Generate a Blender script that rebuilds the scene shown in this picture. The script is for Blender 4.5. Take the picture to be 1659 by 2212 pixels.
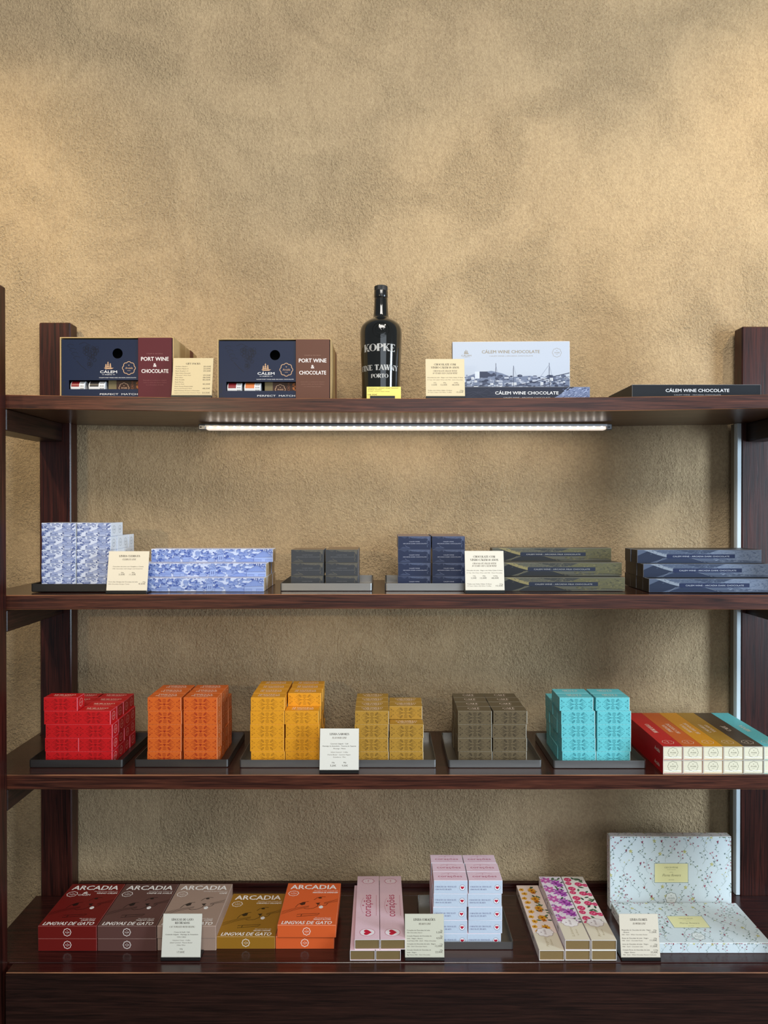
import bpy, math, random
from mathutils import Vector, Matrix
random.seed(7)
R = math.radians
for o in list(bpy.data.objects): bpy.data.objects.remove(o)
scn = bpy.context.scene
col = scn.collection

# ------------------------------------------------------------------ camera, world, lights
Z0 = 1.55            # eye height
CAMD = 1.40          # distance from the lens to the front of the shelves (y = 0)
cam = bpy.data.cameras.new('camera'); camo = bpy.data.objects.new('camera', cam); col.objects.link(camo)
cam.sensor_fit = 'VERTICAL'; cam.sensor_height = 36; cam.lens = 1560/2212*36
cam.clip_start = 0.02
camo.location = (0, -CAMD, Z0); camo.rotation_euler = (R(90-0.37), 0, 0)
scn.camera = camo
scn.view_settings.view_transform = 'Standard'; scn.view_settings.look = 'None'
scn.view_settings.exposure = 0.0; scn.view_settings.gamma = 1; scn.view_settings.use_curve_mapping = False

w = bpy.data.worlds.new('world'); scn.world = w; w.use_nodes = True
bg = w.node_tree.nodes['Background']; bg.inputs[0].default_value = (0.80, 0.90, 1.0, 1); bg.inputs[1].default_value = 0.22

def aim(o, target):
    o.rotation_euler = (Vector(target)-Vector(o.location)).to_track_quat('-Z', 'Y').to_euler()
def area(name, loc, target, sx, sy, power, colr):
    l = bpy.data.lights.new(name, 'AREA'); l.shape = 'RECTANGLE'; l.size = sx; l.size_y = sy
    l.energy = power; l.color = colr
    o = bpy.data.objects.new(name, l); col.objects.link(o); o.location = loc; aim(o, target); return o
def spot(name, loc, target, power, colr, ang, blend, rad=0.03):
    l = bpy.data.lights.new(name, 'SPOT'); l.energy = power; l.color = colr
    l.spot_size = R(ang); l.spot_blend = blend; l.shadow_soft_size = rad
    o = bpy.data.objects.new(name, l); col.objects.link(o); o.location = loc; aim(o, target); return o
WARM = (1.0, 0.80, 0.50)
DAY = (0.70, 0.85, 1.0)
area('window_daylight', (2.5, -1.35, Z0-0.05), (0.2, 0.1, Z0-0.35), 0.55, 1.5, 62, DAY)
area('shop_ceiling_panel', (0.25, -2.2, Z0+1.75), (0, 0.1, Z0-0.6), 1.5, 0.9, 58, (1.0, 0.96, 0.90))
area('front_fill', (0.9, -3.8, Z0+0.3), (0, 0.1, Z0-0.4), 2.2, 1.6, 22, (0.80, 0.90, 1.0))  # added cool fill from the front, not a window of the shop
spot('ceiling_spot_a', (-1.30, -0.85, Z0+1.30), (-0.98, 0.29, Z0+0.42), 58, WARM, 60, 1.0, 0.04)
spot('ceiling_spot_b', (0.45, -0.80, Z0+1.30), (0.28, 0.29, Z0+0.42), 21, WARM, 50, 1.0, 0.04)
spot('ceiling_spot_c', (1.30, -0.75, Z0+1.35), (1.02, 0.29, Z0+0.70), 40, WARM, 52, 1.0, 0.04)
spot('ceiling_spot_d', (-0.2, -1.2, Z0+1.45), (-0.15, 0.15, Z0-0.45), 12, WARM, 55, 1.0, 0.05)
spot('warm_fill_spot_left', (-1.0, -2.4, Z0+0.28), (-0.25, 0.29, Z0+0.02), 44, (1.0, 0.80, 0.52), 30, 0.9, 0.03)  # warm spot added to brighten the wall below the top board

# ------------------------------------------------------------------ materials
def lin(c):
    return tuple(((v/255)/12.92 if v/255 <= 0.04045 else ((v/255+0.055)/1.055)**2.4) for v in c)
_m = {}
def mat(rgb, rough=0.55, metal=0.0, emit=0, spec=0.5, coat=0):
    key = (tuple(rgb), rough, metal, emit, spec, coat)
    if key in _m: return _m[key]
    m = bpy.data.materials.new('paint_%d_%d_%d' % tuple(int(v) for v in rgb)); m.use_nodes = True
    nt = m.node_tree
    b = nt.nodes['Principled BSDF']; c = lin(rgb)
    b.inputs['Base Color'].default_value = (*c, 1); b.inputs['Roughness'].default_value = rough
    b.inputs['Metallic'].default_value = metal; b.inputs['Specular IOR Level'].default_value = spec
    b.inputs['Coat Weight'].default_value = coat; b.inputs['Coat Roughness'].default_value = 0.12
    if emit:
        b.inputs['Emission Color'].default_value = (*c, 1); b.inputs['Emission Strength'].default_value = emit
    _m[key] = m; return m

def carton(rgb, rough=0.5, amount=0.05, scale=260):
    """printed card: a faint paper mottling around the printed colour"""
    key = ('c', tuple(rgb), rough, amount)
    if key in _m: return _m[key]
    m = bpy.data.materials.new('carton'); m.use_nodes = True; nt = m.node_tree; N = nt.nodes; L = nt.links
    b = N['Principled BSDF']; tc = N.new('ShaderNodeTexCoord'); n = N.new('ShaderNodeTexNoise')
    n.inputs['Scale'].default_value = scale; n.inputs['Detail'].default_value = 2
    L.new(tc.outputs['Object'], n.inputs['Vector'])
    mx = N.new('ShaderNodeMix'); mx.data_type = 'RGBA'
    c = lin(rgb)
    mx.inputs['A'].default_value = (*[v*(1-amount) for v in c], 1)
    mx.inputs['B'].default_value = (*[min(1, v*(1+amount)) for v in c], 1)
    L.new(n.outputs['Fac'], mx.inputs['Factor']); L.new(mx.outputs['Result'], b.inputs['Base Color'])
    b.inputs['Roughness'].default_value = rough; b.inputs['Specular IOR Level'].default_value = 0.28
    _m[key] = m; return m

def wood(name, axis, dark, light, rough=0.32, seed=0, coat=0.25, fine=1.0, streak=0.5):
    m = bpy.data.materials.new(name); m.use_nodes = True; nt = m.node_tree; N = nt.nodes; L = nt.links
    b = N['Principled BSDF']; tc = N.new('ShaderNodeTexCoord'); mp = N.new('ShaderNodeMapping')
    sc = [95, 95, 95]; sc[axis] = 3.2
    mp.inputs['Scale'].default_value = sc; mp.inputs['Location'].default_value = (seed, seed*1.7, seed*.6)
    L.new(tc.outputs['Object'], mp.inputs['Vector'])
    n = N.new('ShaderNodeTexNoise'); n.inputs['Scale'].default_value = 1.6*fine; n.inputs['Detail'].default_value = 6
    n.inputs['Roughness'].default_value = 0.6; n.inputs['Distortion'].default_value = 1.1
    L.new(mp.outputs[0], n.inputs['Vector'])
    n2 = N.new('ShaderNodeTexNoise'); n2.inputs['Scale'].default_value = 7*fine; n2.inputs['Detail'].default_value = 4
    L.new(mp.outputs[0], n2.inputs['Vector'])
    cr = N.new('ShaderNodeValToRGB'); e = cr.color_ramp.elements
    e[0].position = 0.36; e[0].color = (*lin(dark), 1); e[1].position = 0.72; e[1].color = (*lin(light), 1)
    L.new(n.outputs['Fac'], cr.inputs[0])
    mx = N.new('ShaderNodeMix'); mx.data_type = 'RGBA'; mx.blend_type = 'MULTIPLY'; mx.inputs['Factor'].default_value = streak
    cr2 = N.new('ShaderNodeValToRGB'); cr2.color_ramp.elements[0].position = 0.35; cr2.color_ramp.elements[1].position = 0.6
    cr2.color_ramp.elements[0].color = (0.35, 0.32, 0.32, 1)
    L.new(n2.outputs['Fac'], cr2.inputs[0])
    L.new(cr.outputs[0], mx.inputs['A']); L.new(cr2.outputs[0], mx.inputs['B'])
    L.new(mx.outputs['Result'], b.inputs['Base Color'])
    b.inputs['Roughness'].default_value = rough; b.inputs['Coat Weight'].default_value = coat; b.inputs['Specular IOR Level'].default_value = 0.35
    b.inputs['Coat Roughness'].default_value = 0.18
    bp = N.new('ShaderNodeBump'); bp.inputs['Strength'].default_value = 0.25; bp.inputs['Distance'].default_value = 0.0008
    L.new(n.outputs['Fac'], bp.inputs['Height']); L.new(bp.outputs[0], b.inputs['Normal'])
    return m
WX = wood('dark_stained_wood_shelf', 0, (44, 20, 15), (104, 58, 42), 0.34, 1, 0.12)
WXT = wood('dark_stained_wood_shelf_top', 0, (38, 18, 15), (68, 34, 27), 0.24, 3, 0.3)
WU = wood('dark_stained_wood_underside', 0, (72, 46, 30), (120, 84, 58), 0.34, 4, 0.15)
WZ = wood('dark_stained_wood_upright', 2, (32, 13, 10), (84, 38, 29), 0.36, 2, 0.12)
WY = wood('dark_stained_wood_rail', 1, (26, 13, 10), (58, 32, 24), 0.38, 5, 0.08)
WCAB = wood('dark_stained_wood_cabinet', 0, (28, 15, 12), (58, 34, 27), 0.36, 9, 0.1)
WCT = wood('dark_stained_wood_cabinet_top', 0, (38, 16, 14), (72, 32, 26), 0.22, 6, 0.3)
WORN = wood('worn_wood_edge', 0, (70, 36, 26), (196, 136, 92), 0.45, 8, 0.0, 0.6, 0.3)

def brushed(name, rgb, rough=0.33):
    m = bpy.data.materials.new(name); m.use_nodes = True; nt = m.node_tree; N = nt.nodes; L = nt.links
    b = N['Principled BSDF']; tc = N.new('ShaderNodeTexCoord'); mp = N.new('ShaderNodeMapping')
    mp.inputs['Scale'].default_value = (6, 200, 200); L.new(tc.outputs['Object'], mp.inputs['Vector'])
    n = N.new('ShaderNodeTexNoise'); n.inputs['Scale'].default_value = 2; n.inputs['Detail'].default_value = 4
    L.new(mp.outputs[0], n.inputs['Vector'])
    mr = N.new('ShaderNodeMapRange'); mr.inputs['To Min'].default_value = rough-0.07; mr.inputs['To Max'].default_value = rough+0.1
    L.new(n.outputs['Fac'], mr.inputs[0]); L.new(mr.outputs[0], b.inputs['Roughness'])
    b.inputs['Base Color'].default_value = (*lin(rgb), 1); b.inputs['Metallic'].default_value = 1.0
    return m
STEEL = brushed('brushed_steel', (158, 156, 153), 0.38)
STEEL_DARK = brushed('dark_steel', (118, 115, 112), 0.38)
ALU = brushed('aluminium', (170, 172, 176), 0.3)

def plaster():
    m = bpy.data.materials.new('rough_plaster'); m.use_nodes = True; nt = m.node_tree; N = nt.nodes; L = nt.links
    b = N['Principled BSDF']; b.inputs['Roughness'].default_value = 0.92; b.inputs['Specular IOR Level'].default_value = 0.15
    tc = N.new('ShaderNodeTexCoord')
    def noise(scale, detail, rough, stretch=(1, 1, 1), dist=0.0):
        mp = N.new('ShaderNodeMapping'); mp.inputs['Scale'].default_value = stretch
        L.new(tc.outputs['Object'], mp.inputs['Vector'])
        n = N.new('ShaderNodeTexNoise'); n.inputs['Scale'].default_value = scale; n.inputs['Detail'].default_value = detail
        n.inputs['Roughness'].default_value = rough; n.inputs['Distortion'].default_value = dist
        L.new(mp.outputs[0], n.inputs['Vector']); return n.outputs['Fac']
    def math_(op, a, bb, c=None):
        n = N.new('ShaderNodeMath'); n.operation = op
        for i, v in enumerate((a, bb, c)):
            if v is None: continue
            if isinstance(v, (int, float)): n.inputs[i].default_value = v
            else: L.new(v, n.inputs[i])
        return n.outputs[0]
    fine = noise(205, 3, 0.62, (1.1, 1, 0.95), 0.15)
    grit = noise(420, 2, 0.6)
    strok = noise(16, 5, 0.6, (1.5, 1, 0.8), 1.2)
    big = noise(3.4, 4, 0.6, (1, 1, 0.7), 0.6)
    area_mask = noise(5.0, 3, 0.5, (1, 1, 1), 0.8)
    mr = N.new('ShaderNodeMapRange'); mr.inputs['From Min'].default_value = 0.38; mr.inputs['From Max'].default_value = 0.62
    mr.inputs['To Min'].default_value = 0.28; mr.inputs['To Max'].default_value = 1.0
    L.new(area_mask, mr.inputs[0])
    f2 = math_('MULTIPLY', fine, mr.outputs[0])
    hgt = math_('MULTIPLY_ADD', grit, 0.22, f2)
    hgt = math_('MULTIPLY_ADD', strok, 0.55, hgt)
    hgt = math_('MULTIPLY_ADD', big, 1.1, hgt)
    v = N.new('ShaderNodeTexVoronoi'); v.inputs['Scale'].default_value = 42
    L.new(tc.outputs['Object'], v.inputs['Vector'])
    pit = math_('LESS_THAN', v.outputs['Distance'], 0.075)
    hgt = math_('MULTIPLY_ADD', pit, -0.9, hgt)
    bp = N.new('ShaderNodeBump'); bp.inputs['Strength'].default_value = 1.0; bp.inputs['Distance'].default_value = 0.0080
    L.new(hgt, bp.inputs['Height']); L.new(bp.outputs[0], b.inputs['Normal'])
    cr = N.new('ShaderNodeValToRGB'); e = cr.color_ramp.elements
    e[0].position = 0.30; e[0].color = (*lin((168, 144, 112)), 1); e[1].position = 0.70; e[1].color = (*lin((206, 180, 141)), 1)
    cmix = math_('MULTIPLY_ADD', fine, 0.62, math_('MULTIPLY', big, 0.38))
    L.new(cmix, cr.inputs[0]); L.new(cr.outputs[0], b.inputs['Base Color'])
    return m

# ------------------------------------------------------------------ flat printing (2-D art laid on a face)
_tc = {}
def text_geo(s, bold):
    key = (s, bold)
    if key in _tc: return _tc[key]
    c = bpy.data.curves.new('t', 'FONT'); c.body = s; c.size = 1; c.resolution_u = 2; c.fill_mode = 'FRONT'; c.offset = bold
    o = bpy.data.objects.new('t', c); col.objects.link(o)
    dg = bpy.context.evaluated_depsgraph_get(); dg.update()
    me = bpy.data.meshes.new_from_object(o.evaluated_get(dg))
    vs = [(v.co.x, v.co.y) for v in me.vertices]; fs = [list(p.vertices) for p in me.polygons]
    bpy.data.objects.remove(o); bpy.data.meshes.remove(me); bpy.data.curves.remove(c)
    if not vs: vs = [(0, 0)]
    x0 = min(v[0] for v in vs); x1 = max(v[0] for v in vs)
    _tc[key] = (vs, fs, x0, x1); return _tc[key]

T, t = 0.19, 0.055
GL = {
'A': (.84, [(.08,0,.42,1,t),(.42,1,.74,0,T),(.19,.34,.6,.34,t)], [], [(.08,0),(.74,0)]),
'B': (.74, [(.2,0,.2,1,T),(.2,1,.42,1,t),(.2,.53,.42,.53,t),(.2,0,.42,0,t)], [(.42,.765,.2,.235,-90,90),(.42,.265,.24,.265,-90,90)], []),
'C': (.76, [], [(.42,.5,.34,.5,42,318)], [(.69,.83)]),
'D': (.84, [(.2,0,.2,1,T),(.2,1,.4,1,t),(.2,0,.4,0,t)], [(.4,.5,.34,.5,-90,90)], []),
'E': (.68, [(.2,0,.2,1,T),(.2,1,.6,1,t),(.2,.5,.48,.5,t),(.2,0,.6,0,t),(.6,1,.6,.8,t),(.6,0,.6,.2,t)], [], [(.2,0),(.2,1)]),
'F': (.64, [(.2,0,.2,1,T),(.2,1,.58,1,t),(.2,.5,.46,.5,t),(.58,1,.58,.8,t)], [], [(.2,0),(.2,1)]),
'G': (.82, [(.68,.0,.68,.42,T*.8)], [(.42,.5,.34,.5,45,325)], [(.68,.42)]),
'H': (.88, [(.2,0,.2,1,T),(.68,0,.68,1,T),(.2,.5,.68,.5,t)], [], [(.2,0),(.2,1),(.68,0),(.68,1)]),
'I': (.40, [(.2,0,.2,1,T)], [], [(.2,0),(.2,1)]),
'K': (.84, [(.2,0,.2,1,T),(.24,.42,.66,1,t),(.38,.6,.7,0,T)], [], [(.2,0),(.2,1),(.66,1),(.7,0)]),
'L': (.66, [(.2,0,.2,1,T),(.2,0,.58,0,t),(.58,0,.58,.24,t)], [], [(.2,0),(.2,1)]),
'M': (1.0, [(.14,0,.14,1,t),(.16,1,.5,.05,T),(.5,.05,.8,1,t),(.82,0,.82,1,T)], [], [(.14,0),(.14,1),(.82,0),(.82,1)]),
'N': (.88, [(.14,0,.14,1,t),(.16,1,.7,0,T),(.72,0,.72,1,t)], [], [(.14,0),(.14,1),(.72,1)]),
'O': (.84, [], [(.42,.5,.35,.5,0,360)], []),
'P': (.72, [(.2,0,.2,1,T),(.2,1,.42,1,t),(.2,.46,.42,.46,t)], [(.42,.73,.23,.27,-90,90)], [(.2,0)]),
'R': (.80, [(.2,0,.2,1,T),(.2,1,.42,1,t),(.2,.5,.42,.5,t),(.4,.5,.68,0,T)], [(.42,.75,.21,.25,-90,90)], [(.2,0),(.7,0)]),
'S': (.66, [(.2,.78,.46,.24,T)], [(.34,.76,.22,.24,20,200),(.33,.24,.24,.24,200,380)], []),
'T': (.74, [(.37,0,.37,1,T),(.06,1,.68,1,t),(.06,1,.06,.8,t),(.68,1,.68,.8,t)], [], [(.37,0)]),
'U': (.84, [(.2,.3,.2,1,T),(.7,.3,.7,1,t)], [(.45,.3,.25,.3,180,360)], [(.2,1),(.7,1)]),
'V': (.82, [(.1,1,.42,0,T),(.42,0,.72,1,t)], [], [(.1,1),(.72,1)]),
'W': (1.12, [(.1,1,.34,0,T),(.34,0,.56,1,t),(.54,1,.78,0,T),(.78,0,1.02,1,t)], [], [(.1,1),(.55,1),(1.02,1)]),
'Y': (.80, [(.1,1,.4,.45,T),(.4,.45,.7,1,t),(.4,0,.4,.5,T)], [], [(.1,1),(.7,1),(.4,0)]),
'1': (.42, [(.22,0,.22,1,T*.8),(.08,.82,.22,1,t)], [], [(.22,0)]),
'0': (.66, [], [(.32,.5,.25,.5,0,360)], []),
' ': (.38, [], [], []), '&': (.8, [(.15,.7,.7,0,T)], [(.34,.76,.16,.22,-40,220),(.34,.26,.24,.26,120,400)], []),
}
BASE = {'Á': ('A', 'a'), 'Â': ('A', 'c'), 'Ã': ('A', 't'), 'Õ': ('O', 't'), 'Ç': ('C', 'd'), 'Í': ('I', 'a'), 'É': ('E', 'a')}

class Art:
    def __init__(s): s.items = []; s.layer = 0
    def raw(s, vs, fs, c, ly=None):
        if fs: s.items.append((vs, fs, c, s.layer if ly is None else ly))
    def poly(s, pts, c):
        s.raw(list(pts), [list(range(len(pts)))], c)
    def rect(s, x0, y0, x1, y1, c): s.poly([(x0, y0), (x1, y0), (x1, y1), (x0, y1)], c)
    def line(s, pts, wd, c, closed=False):
        vs = []; fs = []; n = len(pts); m = n if closed else n-1
        # mitred ribbon
        L = []
        for i in range(n):
            if closed: a = pts[i-1]; b = pts[(i+1) % n]
            else: a = pts[max(i-1, 0)]; b = pts[min(i+1, n-1)]
            dx, dy = b[0]-a[0], b[1]-a[1]; l = math.hypot(dx, dy) or 1
            L.append((-dy/l*wd/2, dx/l*wd/2))
        for p, o in zip(pts, L): vs += [(p[0]+o[0], p[1]+o[1]), (p[0]-o[0], p[1]-o[1])]
        for i in range(m):
            j = (i+1) % n; fs.append([2*i+1, 2*j+1, 2*j, 2*i])
        s.raw(vs, fs, c)
    def ell(s, cx, cy, rx, ry, c, n=16, rot=0):
        ca, sa = math.cos(rot), math.sin(rot)
        s.poly([(cx+rx*math.cos(a)*ca-ry*math.sin(a)*sa, cy+rx*math.cos(a)*sa+ry*math.sin(a)*ca)
                for a in [2*math.pi*i/n for i in range(n)]], c)
    def ring(s, cx, cy, rx, ry, wd, c, n=28, lob=0, amp=0.0, a0=0, a1=360):
        full = abs(a1-a0) >= 360; k = n if full else n+1
        pts = []
        for i in range(k):
            a = R(a0)+(R(a1)-R(a0))*i/n; f = 1+amp*abs(math.cos(lob*a/2)) if lob else 1
            pts.append((cx+rx*f*math.cos(a), cy+ry*f*math.sin(a)))
        s.line(pts, wd, c, closed=full)
    def leaf(s, x, y, ln, wd, ang, c):
        ca, sa = math.cos(ang), math.sin(ang); pts = []
        for k in range(7): f = k/6; pts.append((ln*f, wd/2*math.sin(math.pi*f)**.8))
        for k in range(5, 0, -1): f = k/6; pts.append((ln*f, -wd/2*math.sin(math.pi*f)**.8))
        s.poly([(x+p[0]*ca-p[1]*sa, y+p[0]*sa+p[1]*ca) for p in pts], c)
    def text(s, txt, x0, x1, y, h, c, bold=0.0, shear=0.0, keep=None, rot=0, org=None):
        """fit txt between x0 and x1; h = capital height; keep='l'/'r'/'c' keeps natural width at that side"""
        vs, fs, a, b = text_geo(txt, 0)
        if bold > 0 and not rot and not getattr(s, '_sub', False):
            s._sub = True; e = min(bold, .014)*2.0*h
            for dx, dy in ((-e, 0), (0, e*.6), (e, 0), (0, -e*.6)): s.text(txt, x0+dx+e, x1+dx-e, y+dy, h, c, 0, shear, keep)
            s._sub = False; return
        sy = h/0.70; sx = (x1-x0)/max(b-a, 1e-6)
        if keep:
            sx = min(sy, sx)
            wd = (b-a)*sx
            x0 = x0 if keep == 'l' else (x1-wd if keep == 'r' else (x0+x1)/2-wd/2)
        out = [(x0+(v[0]-a)*sx+shear*v[1]*sy, y+v[1]*sy) for v in vs]
        if rot:
            ca, sa = math.cos(rot), math.sin(rot); ox, oy = org
            out = [(ox+(p[0])*ca-(p[1])*sa, oy+p[0]*sa+p[1]*ca) for p in out]
        s.raw(out, fs, c)
    def serif(s, txt, x0, x1, y, h, c, shear=0.0, heavy=1.0, rot=0, org=None):
        tot = sum(GL[BASE.get(ch, (ch,))[0]][0] for ch in txt); sx = (x1-x0)/tot; sub = Art(); x = 0
        for ch in txt:
            b = BASE.get(ch); g = GL[b[0] if b else ch]
            for (ax, ay, bx, by, wd) in g[1]:
                wd = wd*heavy
                if ay == by: sub.poly([(x+min(ax,bx)-t/2, ay-wd/2), (x+max(ax,bx)+t/2, ay-wd/2), (x+max(ax,bx)+t/2, ay+wd/2), (x+min(ax,bx)-t/2, ay+wd/2)], c)
                else: sub.poly([(x+ax-wd/2, ay), (x+ax+wd/2, ay), (x+bx+wd/2, by), (x+bx-wd/2, by)], c)
            for (cx, cy, rx, ry, a0, a1) in g[2]:
                n = 14; vs = []; fs = []
                for i in range(n+1):
                    a = R(a0+(a1-a0)*i/n); th = (t+(T-t)*abs(math.cos(a)))*heavy*.5
                    for sg in (1, -1):
                        vs.append((x+cx+(rx+sg*th)*math.cos(a), cy+(ry+sg*t*.5)*math.sin(a)))
                for i in range(n): fs.append([2*i, 2*i+1, 2*i+3, 2*i+2])
                sub.raw(vs, fs, c)
            for (px, py) in g[3]:
                sub.rect(x+px-.15, py-(.03 if py < .5 else .04), x+px+.15, py+.04, c)
            if b:
                mid = x+g[0]/2
                if b[1] == 'a': sub.poly([(mid-.05, 1.12), (mid+.02, 1.12), (mid+.15, 1.34), (mid+.03, 1.34)], c)
                if b[1] == 'c': sub.line([(mid-.16, 1.12), (mid, 1.3), (mid+.16, 1.12)], .08, c)
                if b[1] == 't': sub.line([(mid-.2, 1.14), (mid-.08, 1.24), (mid+.06, 1.16), (mid+.18, 1.26)], .08, c)
                if b[1] == 'd': sub.line([(mid, 0), (mid+.08, -.12), (mid-.06, -.24)], .08, c)
            x += g[0]
        for vs, fs, cc, ly in sub.items:
            out = [(x0+v[0]*sx+shear*v[1]*h, y+v[1]*h) for v in vs]
            if rot:
                ca, sa = math.cos(rot), math.sin(rot); ox, oy = org
                out = [(ox+p[0]*ca-p[1]*sa, oy+p[0]*sa+p[1]*ca) for p in out]
            s.raw(out, fs, cc)
    def badge(s, cx, cy, r, c, fill=None, wd=None, sx=1.0, txt=True, rot=0):
        wd = wd or r*.11
        if fill:
            pts = []
            for i in range(40):
                a = 2*math.pi*i/40; f = 1+.16*abs(math.cos(4*a)); pts.append((cx+r*sx*f*math.cos(a), cy+r*f*math.sin(a)))
            s.poly(pts, fill)
        s.ring(cx, cy, r*sx, r, wd, c, n=48, lob=8, amp=.16)
        if rot == 0:
            s.poly([(cx-.14*r*sx, cy+.62*r), (cx, cy+.36*r), (cx+.14*r*sx, cy+.62*r), (cx, cy+.54*r)], c)
            if txt: s.text('Arcádia', cx-.68*r*sx, cx+.68*r*sx, cy-.16*r, .38*r, c, bold=.0, shear=.25)
            s.rect(cx-.28*r*sx, cy-.48*r, cx+.28*r*sx, cy-.43*r, c)
        else:
            s.poly([(cx-.62*r*sx, cy-.14*r), (cx-.36*r*sx, cy), (cx-.62*r*sx, cy+.14*r), (cx-.54*r*sx, cy)], c)
            if txt: s.text('Arcádia', -.62*r, .62*r, -.14*r*sx, .34*r*sx, c, shear=.25, rot=rot, org=(cx, cy))
    def heart(s, cx, cy, r, c, rot=0):
        pts = []
        for i in range(24):
            a = 2*math.pi*i/24
            x = .062*16*math.sin(a)**3; y = .062*(13*math.cos(a)-5*math.cos(2*a)-2*math.cos(3*a)-math.cos(4*a))
            x, y = (x*math.cos(rot)-y*math.sin(rot), x*math.sin(rot)+y*math.cos(rot))
            pts.append((cx+x*r, cy+y*r))
        s.poly(pts[::-1], c)
    def scaled(s, fx, fy, ox, oy):
        b = Art()
        for vs, fs, c, ly in s.items: b.items.append(([(ox+v[0]*fx, oy+v[1]*fy) for v in vs], fs, c, ly))
        return b
    def add(s, o, dl=0):
        for vs, fs, c, ly in o.items: s.items.append((vs, fs, c, ly+dl))
    def clip(s, x0, y0, x1, y1):
        for i, (vs, fs, c, ly) in enumerate(s.items):
            s.items[i] = ([(min(max(v[0], x0), x1), min(max(v[1], y0), y1)) for v in vs], fs, c, ly)

def ship(a, cx, cy, s, c, c2):
    a.poly([(cx-s*.9, cy), (cx-s*.6, cy-s*.22), (cx+s*.6, cy-s*.22), (cx+s*1.0, cy+.02*s), (cx+s*.5, cy+.04*s)], c)
    for k, (mx, hh) in enumerate(((-.5, .8), (-.1, 1.25), (.35, .95))):
        a.rect(cx+mx*s-.03*s, cy, cx+mx*s+.03*s, cy+hh*s, c)
        for j in range(3):
            y0 = cy+(.12+.28*j)*hh*s; ww = s*(.26-.05*j)
            a.poly([(cx+mx*s-ww, y0), (cx+mx*s+ww*.8, y0), (cx+mx*s+ww*.55, y0+.22*hh*s), (cx+mx*s-ww*.5, y0+.22*hh*s)], c)
def calem(a, cx, cy, w_, c, c2):
    ship(a, cx, cy+w_*.30, w_*.30, c, c2)
    a.text('CÁLEM', cx-w_/2, cx+w_/2, cy, w_*.15, c2, bold=.012)
    a.text('PORTO', cx-w_*.2, cx+w_*.2, cy-w_*.12, w_*.06, c2, bold=.01)
    a.rect(cx-w_*.38, cy-w_*.10, cx-w_*.25, cy-w_*.085, c2); a.rect(cx+w_*.25, cy-w_*.10, cx+w_*.38, cy-w_*.085, c2)

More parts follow.
